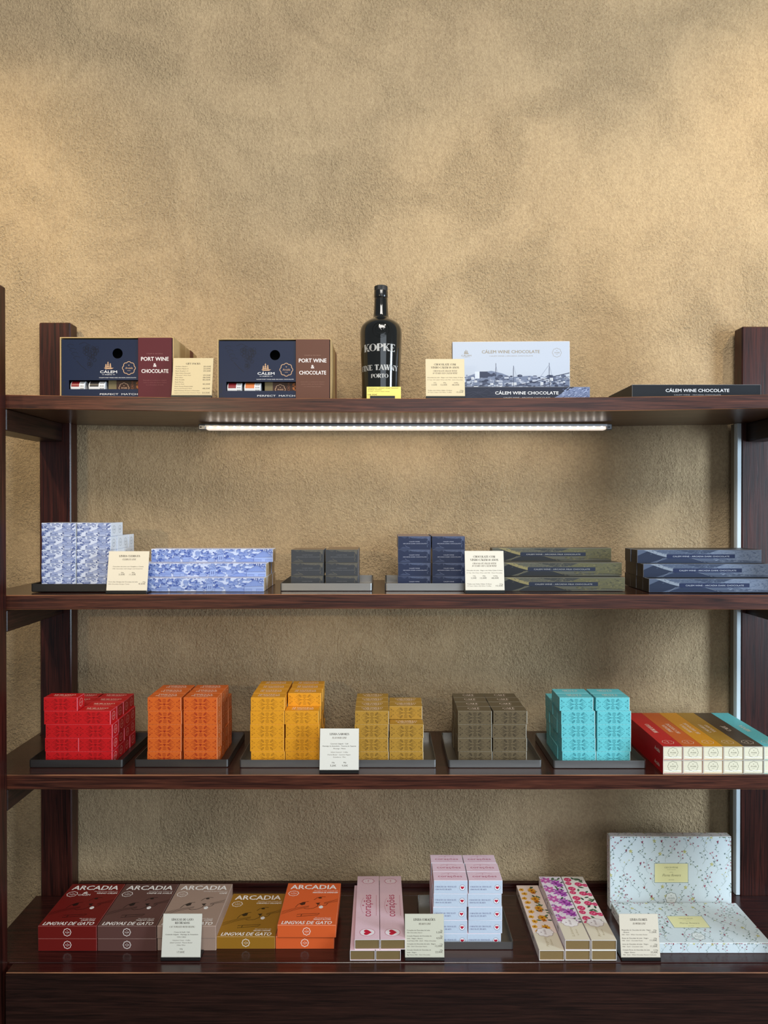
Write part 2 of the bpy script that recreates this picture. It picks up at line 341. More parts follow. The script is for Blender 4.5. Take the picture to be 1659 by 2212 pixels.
# ------------------------------------------------------------------ mesh builder
class MB:
    def __init__(s): s.v = []; s.f = []; s.mi = []; s.mats = []
    def slot(s, m):
        if m not in s.mats: s.mats.append(m)
        return s.mats.index(m)
    def add(s, vs, fs, m):
        b = len(s.v); k = s.slot(m); s.v += [tuple(v) for v in vs]
        for f in fs: s.f.append([b+i for i in f]); s.mi.append(k)
    def box(s, x0, y0, z0, x1, y1, z1, m, bev=0.0, mb=None, mats=None):
        """mats: dict face->material; bev adds a chamfer band in mb"""
        mb = mb or m; mats = mats or {}
        if bev <= 0:
            vs = [(x0,y0,z0),(x1,y0,z0),(x1,y1,z0),(x0,y1,z0),(x0,y0,z1),(x1,y0,z1),(x1,y1,z1),(x0,y1,z1)]
            for nm, f in (('bottom',[3,2,1,0]),('top',[4,5,6,7]),('front',[0,1,5,4]),('right',[1,2,6,5]),('back',[2,3,7,6]),('left',[3,0,4,7])):
                s.add([vs[i] for i in f], [[0,1,2,3]], mats.get(nm, m))
            return
        b = bev; X = (x0, x1); Y = (y0, y1); Z = (z0, z1); P = {}
        for i in (0, 1):
            for j in (0, 1):
                for k in (0, 1):
                    sx, sy, sz = (1, -1)[i], (1, -1)[j], (1, -1)[k]
                    P[i,j,k,'x'] = (X[i], Y[j]+sy*b, Z[k]+sz*b)
                    P[i,j,k,'y'] = (X[i]+sx*b, Y[j], Z[k]+sz*b)
                    P[i,j,k,'z'] = (X[i]+sx*b, Y[j]+sy*b, Z[k])
        def q(keys, mm, flip=False):
            pts = [P[k] for k in keys]
            s.add(pts[::-1] if flip else pts, [[0,1,2,3][:len(pts)]], mm)
        q([(0,0,0,'y'),(1,0,0,'y'),(1,0,1,'y'),(0,0,1,'y')], mats.get('front', m))
        q([(0,1,0,'y'),(1,1,0,'y'),(1,1,1,'y'),(0,1,1,'y')], mats.get('back', m), True)
        q([(1,0,0,'x'),(1,1,0,'x'),(1,1,1,'x'),(1,0,1,'x')], mats.get('right', m))
        q([(0,0,0,'x'),(0,1,0,'x'),(0,1,1,'x'),(0,0,1,'x')], mats.get('left', m), True)
        q([(0,0,1,'z'),(1,0,1,'z'),(1,1,1,'z'),(0,1,1,'z')], mats.get('top', m))
        q([(0,0,0,'z'),(1,0,0,'z'),(1,1,0,'z'),(0,1,0,'z')], mats.get('bottom', m), True)
        for j in (0, 1):
            for k in (0, 1): q([(0,j,k,'y'),(1,j,k,'y'),(1,j,k,'z'),(0,j,k,'z')], mb, (j == 1) != (k == 0))
        for i in (0, 1):
            for k in (0, 1): q([(i,0,k,'x'),(i,1,k,'x'),(i,1,k,'z'),(i,0,k,'z')], mb, (i == 0) != (k == 0))
            for j in (0, 1): q([(i,j,0,'x'),(i,j,1,'x'),(i,j,1,'y'),(i,j,0,'y')], mb, (i == 0) != (j == 0))
        for i in (0, 1):
            for j in (0, 1):
                for k in (0, 1):
                    fl = (i+j+k) % 2 == 1
                    pts = [P[i,j,k,'x'], P[i,j,k,'y'], P[i,j,k,'z']]
                    s.add(pts[::-1] if not fl else pts, [[0,1,2]], mb)
    def art(s, a, o, u, v, rough=0.5, off=0.0001, metal=0.0):
        o = Vector(o); u = Vector(u); v = Vector(v); n = u.cross(v)
        its = sorted(a.items, key=lambda i: i[3]); bb = []; rk = []
        for vs, fs, c, ly in its:
            b = (min(p[0] for p in vs), min(p[1] for p in vs), max(p[0] for p in vs), max(p[1] for p in vs)); r = 0
            for q, k in zip(bb, rk):
                if k >= r and q[0] < b[2] and q[2] > b[0] and q[1] < b[3] and q[3] > b[1]: r = k+1
            bb.append(b); rk.append(r)
        for (vs, fs, c, ly), r in zip(its, rk):
            q = [o+u*p[0]+v*p[1]+n*(off+r*0.000008) for p in vs]
            s.add(q, fs, mat(c, rough, metal, 0, 0.28))
    def ext(s, outline, z0, z1, m, mt=None, mb=None):
        n = len(outline)
        s.add([(p[0], p[1], z1) for p in outline], [list(range(n))], mt or m)
        s.add([(p[0], p[1], z0) for p in outline], [list(range(n))[::-1]], mb or m)
        for i in range(n):
            a = outline[i]; b = outline[(i+1) % n]
            s.add([(a[0],a[1],z0),(b[0],b[1],z0),(b[0],b[1],z1),(a[0],a[1],z1)], [[0,1,2,3]], m)
    def lathe(s, prof, m, n=48, cx=0, cy=0):
        vs = []; fs = []
        for (r, z) in prof:
            for i in range(n):
                a = 2*math.pi*i/n; vs.append((cx+r*math.cos(a), cy+r*math.sin(a), z))
        for j in range(len(prof)-1):
            for i in range(n): fs.append([j*n+i, j*n+(i+1) % n, (j+1)*n+(i+1) % n, (j+1)*n+i])
        s.add(vs, fs, m)
    def build(s, name, parent=None, loc=(0, 0, 0), smooth=False, weld=False):
        me = bpy.data.meshes.new(name); me.from_pydata(s.v, [], s.f)
        for m in s.mats: me.materials.append(m)
        me.polygons.foreach_set('material_index', s.mi)
        if smooth: me.polygons.foreach_set('use_smooth', [True]*len(s.f))
        me.update()
        o = bpy.data.objects.new(name, me); col.objects.link(o); o.location = loc
        if parent: o.parent = parent
        return o
def tag(o, label=None, cat=None, group=None, kind=None):
    if label: o['label'] = label
    if cat: o['category'] = cat
    if group: o['group'] = group
    if kind: o['kind'] = kind
    return o
def empty(name, loc=(0, 0, 0), rz=0):
    o = bpy.data.objects.new(name, None); col.objects.link(o); o.location = loc; o.rotation_euler = (0, 0, rz)
    o.empty_display_size = 0.02; return o
def dup(o, parent=None):
    c = o.copy(); col.objects.link(c)
    if parent: c.parent = parent
    for ch in [q for q in o.children]: dup(ch, c)
    return c
used = set()
def inst(proto, loc, rz, label, cat, group=None, name=None):
    if proto.name in used: o = dup(proto)
    else: o = proto; used.add(proto.name)
    o.location = loc; o.rotation_euler = (0, 0, rz)
    tag(o, label, cat, group); return o

# ------------------------------------------------------------------ helpers from photograph to place
def Y(D): return D-CAMD
def X(px, D): return (px-829.5)/1560*D
def S1(x): return Z0+0.2188-0.0078*(1-min(1, (x/0.75)**2))      # the top board sags a little
S2 = Z0-0.1685; S3 = Z0-0.520; S4 = Z0-0.886
TH = 0.0285
WALLY = Y(1.69)

# ------------------------------------------------------------------ the setting
mb = MB(); PL = plaster()
mb.box(-2.6, WALLY, 0, 2.6, WALLY+0.12, 3.3, PL)
wl = mb.build('wall_back'); tag(wl, 'rough sand-coloured plaster wall behind the shelves', 'wall', kind='structure')
mb = MB(); FL = wood('floor_boards', 0, (58, 42, 32), (96, 72, 54), 0.45, 11)
mb.box(-2.6, -4.2, -0.05, 2.6, WALLY, 0, FL)
fl = mb.build('floor'); tag(fl, 'dark wooden floor under the shelving', 'floor', kind='structure')

# ------------------------------------------------------------------ shelving unit
unit = empty('shelving_unit', (0, 0.1, 0))
tag(unit, 'dark stained wooden shelving unit standing against the plaster wall', 'shelves')
def upart(m, name): 
    o = m.build(name, unit, (0, -0.1, 0)); return o
def board(zfun, x0, x1, th, name, front=0.0, mt=WXT, mu=WU, mf=WX, xs=28):
    m = MB(); yb = Y(1.675); yn = Y(1.6425); b = 0.0012
    segs = [x0+(x1-x0)*i/xs for i in range(xs+1)]
    segs = sorted(set([round(v, 4) for v in segs]+[-0.786, -0.711, 0.803, 0.887]))
    segs = [v for v in segs if x0 <= v <= x1]
    for a, c in zip(segs[:-1], segs[1:]):
        mid = (a+c)/2
        y1 = yn if (-0.786 < mid < -0.711 or 0.803 < mid < 0.887) else yb
        za, zc = zfun(a), zfun(c)
        m.add([(a,front+b,za),(c,front+b,zc),(c,y1,zc),(a,y1,za)], [[0,1,2,3]], mt)
        m.add([(a,front+b,za-th),(c,front+b,zc-th),(c,y1,zc-th),(a,y1,za-th)], [[3,2,1,0]], mu)
        m.add([(a,front,za-b-th+2*b),(c,front,zc-b-th+2*b),(c,front,zc-b),(a,front,za-b)], [[0,1,2,3]], mf)
        m.add([(a,front,za-b),(c,front,zc-b),(c,front+b,zc),(a,front+b,za)], [[0,1,2,3]], WORN)
        m.add([(a,front+b,za-th),(c,front+b,zc-th),(c,front,zc-th+b),(a,front,za-th+b)], [[0,1,2,3]], WORN)
        m.add([(c,y1,zc-th),(a,y1,za-th),(a,y1,za),(c,y1,zc)], [[0,1,2,3]], mf)
    for xx, rev in ((x0, True), (x1, False)):
        z = zfun(xx); y1 = yb
        f = [(xx,front,z-th),(xx,y1,z-th),(xx,y1,z),(xx,front,z)]
        m.add(f[::-1] if rev else f, [[0,1,2,3]], mf)
    return upart(m, name)
board(S1, -0.794, 0.90, 0.027, 'shelf_board')
board(lambda x: S2+0.002*((x/0.75)**2)*0-0.002*min(1, (x/.75)**2), -0.794, 0.90, TH, 'shelf_board')
board(lambda x: S3, -0.794, 0.90, TH, 'shelf_board')
# uprights: rear pair and front pair
for (a, b_, y0, y1, zt) in ((-0.784, -0.7125, Y(1.643), Y(1.68), 0.420), (0.8135, 0.886, Y(1.643), Y(1.68), 0.411),
                            (-0.815, -0.7315, Y(1.352), -0.0004, 0.4255), (0.845, 0.93, Y(1.352), -0.0004, 0.4255)):
    m = MB(); m.box(a, y0, 0.0, b_, y1, Z0+zt, WZ, 0.0025); upart(m, 'upright')
# side rails under each board
for sx, (xa, xb) in ((-1, (-0.7905, -0.7315)), (1, (0.825, 0.87))):
    for zb in (S1(.74)-0.027-0.0005, S2-TH-0.003, S3-TH-0.0005):
        m = MB(); m.box(xa, 0.0006, zb-0.042, xb, Y(1.6425), zb, WY, 0.0015); upart(m, 'side_rail')
# base cabinet
m = MB()
m.box(-0.794, 0.0, S4-0.025, 0.90, Y(1.6425), S4, WCT, 0.001)
upart(m, 'cabinet_top')
m = MB(); m.box(-0.711, Y(1.6426), S4-0.025, 0.803, Y(1.6885), S4, WCT, 0.0005); upart(m, 'cabinet_top')
m = MB(); m.box(-0.7115, Y(1.676), S4+0.0003, 0.80, Y(1.689), S4+0.0105, WCT, 0.001); upart(m, 'back_batten')
m = MB(); m.box(-0.721, Y(1.3705), S4-0.0042, 0.843, -0.0012, S4-0.0008, WCT, 0.0012, WORN, mats={'front': WCAB}); upart(m, 'front_edge_strip')
m = MB(); m.box(-0.721, Y(1.3708), 0.10, 0.843, -0.0012, S4-0.0043, WCAB); upart(m, 'cabinet_front_panel')
m = MB(); m.box(-0.72, Y(1.385), 0.0, 0.84, Y(1.40), 0.0995, WCAB); upart(m, 'plinth')

# cable trunking on the right rear upright
tr = empty('cable_trunking', (0.808, Y(1.66), S4))
tag(tr, 'white plastic cable trunking running up beside the right rear upright', 'trunking')
WP = mat((214, 226, 230), 0.25)
GP = mat((120, 116, 104), 0.5)
for za, zb in ((S4+0.0003, S1(.8)-0.0276),):
    m = MB()
    m.box(0.8040, Y(1.6440), za, 0.8132, Y(1.660), zb, WP, 0.0006)
    m.box(0.8034, Y(1.6480), za, 0.8040, Y(1.6500), zb, WP); m.box(0.8034, Y(1.6540), za, 0.8040, Y(1.6560), zb, WP)
    o = m.build('trunking_cover', tr, tuple(-v for v in tr.location))
    m = MB(); m.box(0.8046, Y(1.6602), za, 0.8132, Y(1.676), zb, GP, 0.0003)
    o = m.build('trunking_back', tr, tuple(-v for v in tr.location))

# LED strip light
LX0, LX1 = -0.408, 0.5015
zl = S1(0)-0.0272
led = empty('led_strip_light', ((LX0+LX1)/2, Y(1.60), zl))
tag(led, 'slim aluminium strip light glowing white under the top shelf', 'light')
lo = tuple(-v for v in led.location)
ya, yb = Y(1.590), Y(1.612)
m = MB(); m.box(LX0+.012, ya, zl-.0042, LX1-.008, yb, zl, ALU, .0008); m.box(LX0+.012, ya-.0012, zl-.0055, LX1-.008, ya+.0008, zl-.0012, ALU)
m.build('housing', led, lo)
DIF = mat((245, 228, 212), 0.4, 0, 0.72)
m = MB(); m.box(LX0+.016, ya+.001, zl-.0128, LX1-.012, yb-.001, zl-.0043, DIF, .0018); m.build('diffuser', led, lo)
for a, b_ in ((LX0, LX0+.0158), (LX1-.0118, LX1)):
    m = MB(); m.box(a, ya-.0015, zl-.0130, b_, yb+.0005, zl-.0002, mat((120, 122, 126), .35, .8), .0015)
    m.box(a+.003, ya-.0022, zl-.009, a+.007, ya-.0014, zl-.006, mat((20, 20, 22), .4)); m.build('end_cap', led, lo)
LEM = mat((255, 246, 236), 0.4, 0, 6)
m = MB()
for k in range(1): m.box(-.0022, -.0022, -.0016, .0022, .0005, .0016, LEM, .0008)
l0 = m.build('led', led)
n = 50
for k in range(n):
    o = l0 if k == 0 else l0.copy()
    if k: col.objects.link(o); o.parent = led
    o.location = (LX0+.026+(LX1-LX0-.048)*k/(n-1)-led.location.x, ya-.0002-led.location.y+.0008, -.0072)
lamp = area('led_strip_lamp', ((LX0+LX1)/2, (ya+yb)/2, zl-.0135), ((LX0+LX1)/2, (ya+yb)/2+.11, zl-.5), .86, .016, 0.62, (1.0, 0.88, 0.70))

# ------------------------------------------------------------------ metal trays
def tray_mesh(w_, d, h, m_, r=.004, th=.0011):
    def rr(x0, y0, x1, y1, r):
        p = []
        for cx, cy, a in ((x1-r, y1-r, 0), (x0+r, y1-r, 90), (x0+r, y0+r, 180), (x1-r, y0+r, 270)):
            for k in range(5): q = R(a+90*k/4); p.append((cx+r*math.cos(q), cy+r*math.sin(q)))
        return p
    m = MB(); O = rr(-w_/2, 0, w_/2, d, r); I = rr(-w_/2+th, th, w_/2-th, d-th, r-th); n = len(O)
    B = rr(-w_/2+.0012, .0012, w_/2-.0012, d-.0012, r-.001)
    m.add([(p[0], p[1], 0) for p in B], [list(range(n))[::-1]], m_)
    m.add([(p[0], p[1], th) for p in I], [list(range(n))], m_)
    for i in range(n):
        j = (i+1) % n
        m.add([(*B[i], 0), (*B[j], 0), (*O[j], .0014), (*O[i], .0014)], [[0,1,2,3]], m_)
        m.add([(*O[i], .0014), (*O[j], .0014), (*O[j], h), (*O[i], h)], [[0,1,2,3]], m_)
        m.add([(*O[i], h), (*O[j], h), (*I[j], h), (*I[i], h)], [[0,1,2,3]], m_)
        m.add([(*I[j], th), (*I[i], th), (*I[i], h), (*I[j], h)], [[0,1,2,3]], m_)
    return m
def tray(x0, x1, D, z, label, m_=STEEL, d=.176, h=.016):
    o = tray_mesh(x1-x0, d, h, m_).build('display_tray', None, ((x0+x1)/2, Y(D), z)); tag(o, label, 'tray'); return o
BLK = mat((34, 32, 31), .38)
tray(-.7035, -.4985, 1.437, S2-.0001, 'matt black tray under the stack of white and blue cityscape boxes', BLK, .168)
tray(-.2085, -.024, 1.4485, S2, 'brushed steel tray holding six dark grey chocolate boxes')
tray(.002, .186, 1.4485, S2, 'brushed steel tray under the stack of navy chocolate boxes, second shelf')
tray(-.709, -.522, 1.438, S3, 'dark steel tray holding the red boxes', STEEL_DARK)
tray(-.4993, -.3115, 1.440, S3, 'steel tray holding the burnt orange boxes', STEEL_DARK)
tray(-.2886, .1038, 1.438, S3, 'wide steel tray shared by the yellow and the caramel boxes')
tray(.128, .3145, 1.437, S3, 'steel tray holding the brown coffee boxes')
tray(.337, .522, 1.434, S3, 'steel tray holding the turquoise mint boxes')
tray(.075, .259, 1.440, S4, 'steel tray holding the pale pink and blue heart boxes on the bottom shelf')

# ------------------------------------------------------------------ small cartons
BW, BD, BH = .068, .034, .0271
def shade(c, f): return tuple(max(0, min(255, v*f)) for v in c)
def mixc(a, b, f): return tuple(a[i]+(b[i]-a[i])*f for i in range(3))

def ornament(c, w_, h, gem='heart', lt_=(200, 100, 60)):
    a = Art(); mm = .001; cx, cy = w_/2, h/2
    def mir(fn):
        for sx in (1, -1):
            for sy in (1, -1): fn(sx, sy)
    def part(sx, sy):
        P = lambda x, y: (cx+sx*x*mm, cy+sy*y*mm)
        a.line([P(4, 0), P(8, .8), P(11.5, 3.2), P(14, 7.6)], .00045, c); a.ell(*P(14.2, 8), .0008, .0008, c, 8)
        a.line([P(9, 1.2), P(13, 2.8), P(16.5, 6)], .0004, c); a.ell(*P(16.8, 6.3), .0008, .0008, c, 8)
        a.line([P(11, 1.6), P(15, 2), P(18.5, 4)], .0004, c); a.ell(*P(18.8, 4.2), .0006, .0006, c, 8)
        a.line([P(2, 0), P(7, .25), P(14, .3)], .0004, c)
        ang = math.atan2(sy*1, sx*1.0)
        x0, y0 = P(6.2, 4.6); a.leaf(x0, y0, .0088, .0042, ang, c); a.leaf(*P(7.2, 5.6), .0058, .0022, ang, lt_); a.line([P(6.6, 5), P(11.4, 9.8)], .0003, c)
        a.ring(*P(1.7, 5.2), .0012, .0012, .0004, c, 12); a.ring(*P(1.5, 8.3), .0011, .0011, .0004, c, 12)
        a.line([P(.4, 3.8), P(2.6, 4.4), P(4, 6.6)], .0004, c); a.line([P(.3, 10), P(2.4, 9.8), P(3.8, 8)], .0004, c)
        # border motifs
        a.line([P(32, 0), P(29, 1.5), P(27, 4.5), P(28.4, 7)], .0004, c); a.line([P(33, 4), P(30, 4.6), P(28, 7)], .0004, c)
        a.leaf(*P(29.5, 5.5), .004, .0018, math.atan2(sy*1, sx*.3), c); a.leaf(*P(26, 2.5), .003, .0014, math.atan2(sy*1, -sx*.6), c)
        for k in range(5): a.ell(*P(3+k*7, 12.9), .0005, .0005, c, 8)
    mir(part)
    for sx in (1, -1):
        x = cx+sx*.0205; a.poly([(x-.0012, cy), (x, cy-.0005), (x+.0012, cy), (x, cy+.0005)], c); a.poly([(x, cy-.0012), (x+.0004, cy), (x, cy+.0012), (x-.0004, cy)], c)
    k = -11.5
    while k < 12: a.rect(cx-.00015, cy+k*mm, cx+.00015, cy+(k+1)*mm, c); k += 2
    if gem == 'heart': a.heart(cx, cy, .0026, c)
    else:
        for q in (.0034, .0022): a.line([(cx-q*.8, cy), (cx, cy-q), (cx+q*.8, cy), (cx, cy+q)], .0004, c, True)
    return a

def flavour_box(name, rgb, ink, title, sub, gem, side_badge, edge=None, topc=None):
    m = MB(); body = carton(rgb, .48); edge = edge or mixc(rgb, (255, 235, 225), .45)
    m.box(-BW/2, -BD/2, 0, BW/2, BD/2, BH, body, .0004, mat(mixc(rgb, edge, .35), .5))
    a = ornament(ink, BW, BH, gem, mixc(ink, rgb, .6))
    a.layer = 1; a.rect(BW-.0009, .0004, BW-.0002, BH-.0004, edge)
    a.clip(.0004, .0004, BW-.0002, BH-.0004)
    m.art(a, (-BW/2, -BD/2, 0), (1, 0, 0), (0, 0, 1))
    a = Art(); lit = (250, 226, 206)
    n2 = title.split('|')
    if len(n2) == 1:
        wd = min(.046, .0062*len(title)); a.serif(title, BW/2-wd/2, BW/2+wd/2, BD*.50, .0068, lit)
        a.text(sub, BW/2-wd*.42, BW/2+wd*.42, BD*.28, .0028, lit)
    else:
        for q, tt in enumerate(n2):
            wd = min(.044, .0054*len(tt)); a.serif(tt, BW/2-wd/2, BW/2+wd/2, BD*(.60-.27*q), .0062, lit)
        a.text(sub, BW/2-.014, BW/2+.014, BD*.16, .0024, lit)
    m.art(a, (-BW/2, -BD/2, BH), (1, 0, 0), (0, 1, 0))
    for org, u in (((BW/2, -BD/2, 0), (0, 1, 0)), ((-BW/2, BD/2, 0), (0, -1, 0))):
        a = Art(); a.badge(BD/2, BH/2, .0072, side_badge, wd=.0007)
        a.line([(.0012, .001), (.0012, BH-.001), (BD-.001, BH-.001)], .0004, edge)
        m.art(a, org, u, (0, 0, 1))
    return m.build(name)

def city(w_, h, seed, ink, mid, paper, big=True, lw=.00026):
    """a pen drawing of stacked town roofs, drawn from the far houses to the near ones"""
    rnd = random.Random(seed); a = Art()
    things = []
    n = int(w_*h/(.0072*.0032))
    for k in range(n): things.append((rnd.uniform(-.05, .98)*h, rnd.uniform(-.004, w_), rnd.random()))
    things.sort(key=lambda q: -q[0])
    if big: things = [q for q in things if q[1] < w_-.040 or q[0] > h*.45]
    for y, x, kind in things:
        near = 1-y/h; bw = rnd.uniform(.0045, .0095)*(.75+.7*near); bh = bw*rnd.uniform(.45, .85)
        if kind < .30:      # tree clumps made of small strokes
            for q in range(8):
                cx, cy = x+rnd.uniform(0, bw*.8), y+rnd.uniform(0, bh); r = rnd.uniform(.0007, .0014)*(1+.4*near)
                a.ell(cx, cy, r, r*.85, mixc(mid, ink, rnd.uniform(.15, .55)), 8)
                a.ring(cx, cy, r, r*.8, lw*.8, mixc(mid, ink, .8), 7, a0=rnd.uniform(0, 90), a1=270)
            continue
        tone = mixc(paper, mid, rnd.choice((0, 0, .12, .3)))
        bd = bh*.58
        a.rect(x, y, x+bw, y+bd, tone); a.line([(x, y), (x, y+bd)], lw, ink); a.line([(x+bw, y+bd), (x+bw, y)], lw, ink)
        rf = mixc(paper, mid, rnd.choice((.15, .35, .7))); gab = rnd.random() < .5
        pts = [(x-.0005, y+bd), (x+bw+.0005, y+bd), (x+bw*.5, y+bh)] if gab else [(x-.0005, y+bd), (x+bw+.0005, y+bd), (x+bw*.82, y+bh), (x+bw*.18, y+bh)]
        a.poly(pts, rf); a.line(pts, lw, ink, True)
        if not gab:
            for q in range(4): f = (q+1)/5; a.line([(x+bw*f, y+bd), (x+bw*(.18+.64*f), y+bh)], lw*.5, mixc(ink, mid, .4))
        nx = max(2, int(bw/.0019)); ny = 2 if bd > .0036 else 1
        for i in range(nx):
            for j in range(ny):
                px_ = x+bw*(i+.5)/nx; py_ = y+bd*(j+.5)/ny; a.rect(px_-.0003, py_-.00055, px_+.0003, py_+.00055, ink)
    if big:
        x0 = w_-.040; P = lambda p: [(x0+q[0]*.040, q[1]*h) for q in p]
        a.poly(P([(-.9, .0), (-.55, .22), (-.2, .3), (.1, .0)]), mixc(paper, mid, .45)); a.line(P([(-.9, .0), (-.55, .22), (-.2, .3), (.1, .0)]), lw*1.3, ink)
        a.poly(P([(.02, .0), (1, .0), (1, .34), (.02, .34)]), mixc(paper, mid, .1))
        a.poly(P([(-.06, .36), (1, .40), (.80, .62), (.58, .86), (.48, .86)]), mixc(paper, mid, .4)); a.line(P([(1, .40), (.80, .62), (.58, .86), (.48, .86), (-.06, .36), (1, .38)]), lw*1.6, ink)
        for k in range(9): f = k/8; a.line(P([(.04+.9*f, .39), (.48+.10*f, .84)]), lw*.8, mixc(ink, mid, .3))
        a.line(P([(.02, .36), (.02, .0)]), lw*1.5, ink)
        for q in (.08, .62): a.poly(P([(q, .04), (q+.30, .04), (q+.33, .19), (q-.02, .19)]), mixc(paper, mid, .3)); a.line(P([(q, .04), (q-.02, .19), (q+.33, .19), (q+.30, .04)]), lw*1.4, ink)
        for q in (.46, .56, .66): a.rect(x0+q*.04, h*(.86 if q < .6 else .8), x0+(q+.03)*.04, h*.96, ink)
        x1 = w_*.55; a.rect(x1, h*.12, x1+.011, h*.55, mixc(paper, mid, .08)); a.line([(x1, h*.12), (x1, h*.55), (x1+.011, h*.55), (x1+.011, h*.12)], lw*1.3, ink)
        for q in (.003, .0068): a.rect(x1+q, h*.18, x1+q+.0013, h*.42, ink)
    a.clip(.0003, .0003, w_-.0003, h-.0003)
    return a

CB_INK, CB_MID, CB_PAP = (58, 70, 120), (112, 130, 182), (178, 190, 222)
def city_small():
    m = MB(); m.box(-BW/2, -BD/2, 0, BW/2, BD/2, BH, carton((206, 215, 236)), .0005, mat((222, 230, 244)), mats={'top': carton((150, 152, 160)), 'right': carton((226, 232, 240)), 'left': carton((226, 232, 240))})
    m.art(city(BW, BH, 5, CB_INK, CB_MID, CB_PAP, False), (-BW/2, -BD/2, 0), (1, 0, 0), (0, 0, 1))
    for org, u in (((BW/2, -BD/2, 0), (0, 1, 0)), ((-BW/2, BD/2, 0), (0, -1, 0))):
        a = Art(); a.badge(BD/2, BH/2, .0068, (120, 126, 132), wd=.0006); m.art(a, org, u, (0, 0, 1))
    return m.build('chocolate_box')
LW_, LD_, LH_ = .253, .036, .0272
def city_long():
    m = MB(); m.box(-LW_/2, -LD_/2, 0, LW_/2, LD_/2, LH_, carton((196, 208, 236)), .0005, mat((226, 226, 232)), mats={'right': carton((196, 170, 134)), 'left': carton((196, 170, 134)), 'top': carton((196, 200, 222))})
    m.art(city(LW_, LH_, 11, (48, 66, 134), (92, 118, 192), (158, 178, 224), True), (-LW_/2, -LD_/2, 0), (1, 0, 0), (0, 0, 1))
    a = Art(); c = (150, 120, 84)
    a.badge(LD_/2, LH_/2, .0075, c, wd=.0005); a.rect(.002, .002, .0028, LH_-.002, c); a.line([(.001, LH_-.001), (LD_-.001, LH_-.001), (LD_-.001, .001)], .0005, (240, 232, 216))
    m.art(a, (LW_/2, -LD_/2, 0), (0, 1, 0), (0, 0, 1))
    return m.build('long_chocolate_box')

def landscape(w_, h, pal, words, bar):
    """pal: dark, mid, light, field, ink"""
    dk, md, lt, fd, ink = pal; rnd = random.Random(3); a = Art()
    P = lambda pts: [(x*w_, y*h) for x, y in pts]
    a.rect(0, 0, w_, h, md); a.layer = 1
    a.poly(P([(0, .55), (.09, .92), (.17, .75), (.245, .5), (.2, .30), (.1, .0), (0, 0)]), dk)
    a.poly(P([(.05, 1), (.12, 1), (.2, .72), (.28, .62), (.27, .4), (.235, .38), (.16, .62)]), lt)
    a.poly(P([(.14, .02), (.28, .45), (.46, .32), (.58, .02)]), shade(dk, 1.15))
    a.poly(P([(.57, .72), (.66, .98), (.78, .93), (1, .99), (1, .05), (.8, .22), (.62, .40), (.5, .38)]), fd)
    a.poly(P([(.3, 1), (.45, .72), (.58, .74), (.64, .95), (.6, 1)]), mixc(dk, md, .5))
    a.layer = 2
    for k in range(240):
        x = rnd.uniform(.62, .99); y = rnd.uniform(.1, .9)-.1*abs(x-.8); s_ = rnd.uniform(.001, .0035)
        a.ell(x*w_, y*h, s_, s_*.35, mixc(fd, rnd.choice((dk, lt, md)), rnd.uniform(.1, .5)), 6, rnd.uniform(-.2, .3))
    for k in range(90):
        x = rnd.uniform(.1, .6); y = rnd.uniform(.66, .97); s_ = rnd.uniform(.001, .003)
        a.ell(x*w_, y*h, s_, s_*.3, mixc(md, rnd.choice((dk, lt)), rnd.uniform(.1, .4)), 6, rnd.uniform(-.2, .2))
    for k in range(12): a.ell((.17+.008*k)*w_, (.56-.02*k)*h, .0012, .0012, dk, 7)
    a.line(P([(.15, .02), (.21, .38)]), .0004, lt); a.line(P([(.42, .42), (.55, .05)]), .0005, lt); a.line(P([(.5, .12), (.6, .1), (.8, .2), (1, .12)]), .0006, dk)
    a.layer = 3; a.rect(.235*w_, .36*h, .785*w_, .66*h, bar); a.layer = 4
    a.text(words, .285*w_, .74*w_, .455*h, .0026, ink, bold=.006)
    a.clip(.0004, .0004, w_-.0004, h-.0004)
    return a
def wine_long(name, pal, words, bar, body, edge):
    m = MB(); m.box(-LW_/2, -LD_/2, 0, LW_/2, LD_/2, LH_, carton(body, .35), .0006, mat(edge, .4))
    m.art(landscape(LW_, LH_, pal, words, bar), (-LW_/2, -LD_/2, 0), (1, 0, 0), (0, 0, 1), rough=.38)
    return m.build(name)
def wine_small(name, base, lt, ink, l1, l2, side, w_=.0665, h=.0268, top=None):
    m = MB(); m.box(-w_/2, -BD/2, 0, w_/2, BD/2, h, carton(base, .34), .0005, mat(mixc(base, lt, .5), .3), mats={'right': carton(side, .3), 'left': carton(side, .3), 'top': carton(top or base, .3)})
    a = Art(); rnd = random.Random(4); P = lambda pts: [(x*w_, y*h) for x, y in pts]
    a.poly(P([(.3, .97), (.45, .86), (.7, .82), (.88, .84), (.96, .6), (.98, .97)]), mixc(base, lt, .38))
    a.poly(P([(.08, .97), (.2, .82), (.3, .97)]), mixc(base, lt, .16))
    a.poly(P([(.05, .05), (.15, .2), (.24, .16), (.4, .05)]), mixc(base, lt, .2))
    a.layer = 1
    for k in range(26): a.ell(rnd.uniform(.45, .9)*w_, rnd.uniform(.84, .94)*h, .0009, .0004, mixc(base, lt, .15), 6)
    a.line(P([(.22, .3), (.26, .2), (.36, .12)]), .0006, mixc(base, lt, .6)); a.line(P([(.33, .95), (.345, .82)]), .0005, mixc(base, lt, .6))
    for k in range(7): a.ell(.9*w_+rnd.uniform(-.001, .001), (.2+.08*k)*h, .001, .0007, mixc(base, lt, .45), 7)
    a.layer = 2
    a.text(l1, .34*w_, .66*w_, .56*h, .0017, ink, bold=.004); a.text(l2, .15*w_, .87*w_, .41*h, .0017, ink, bold=.004)
    a.clip(.0005, .0005, w_-.0005, h-.0005)
    m.art(a, (-w_/2, -BD/2, 0), (1, 0, 0), (0, 0, 1), rough=.38)
    return m.build(name)
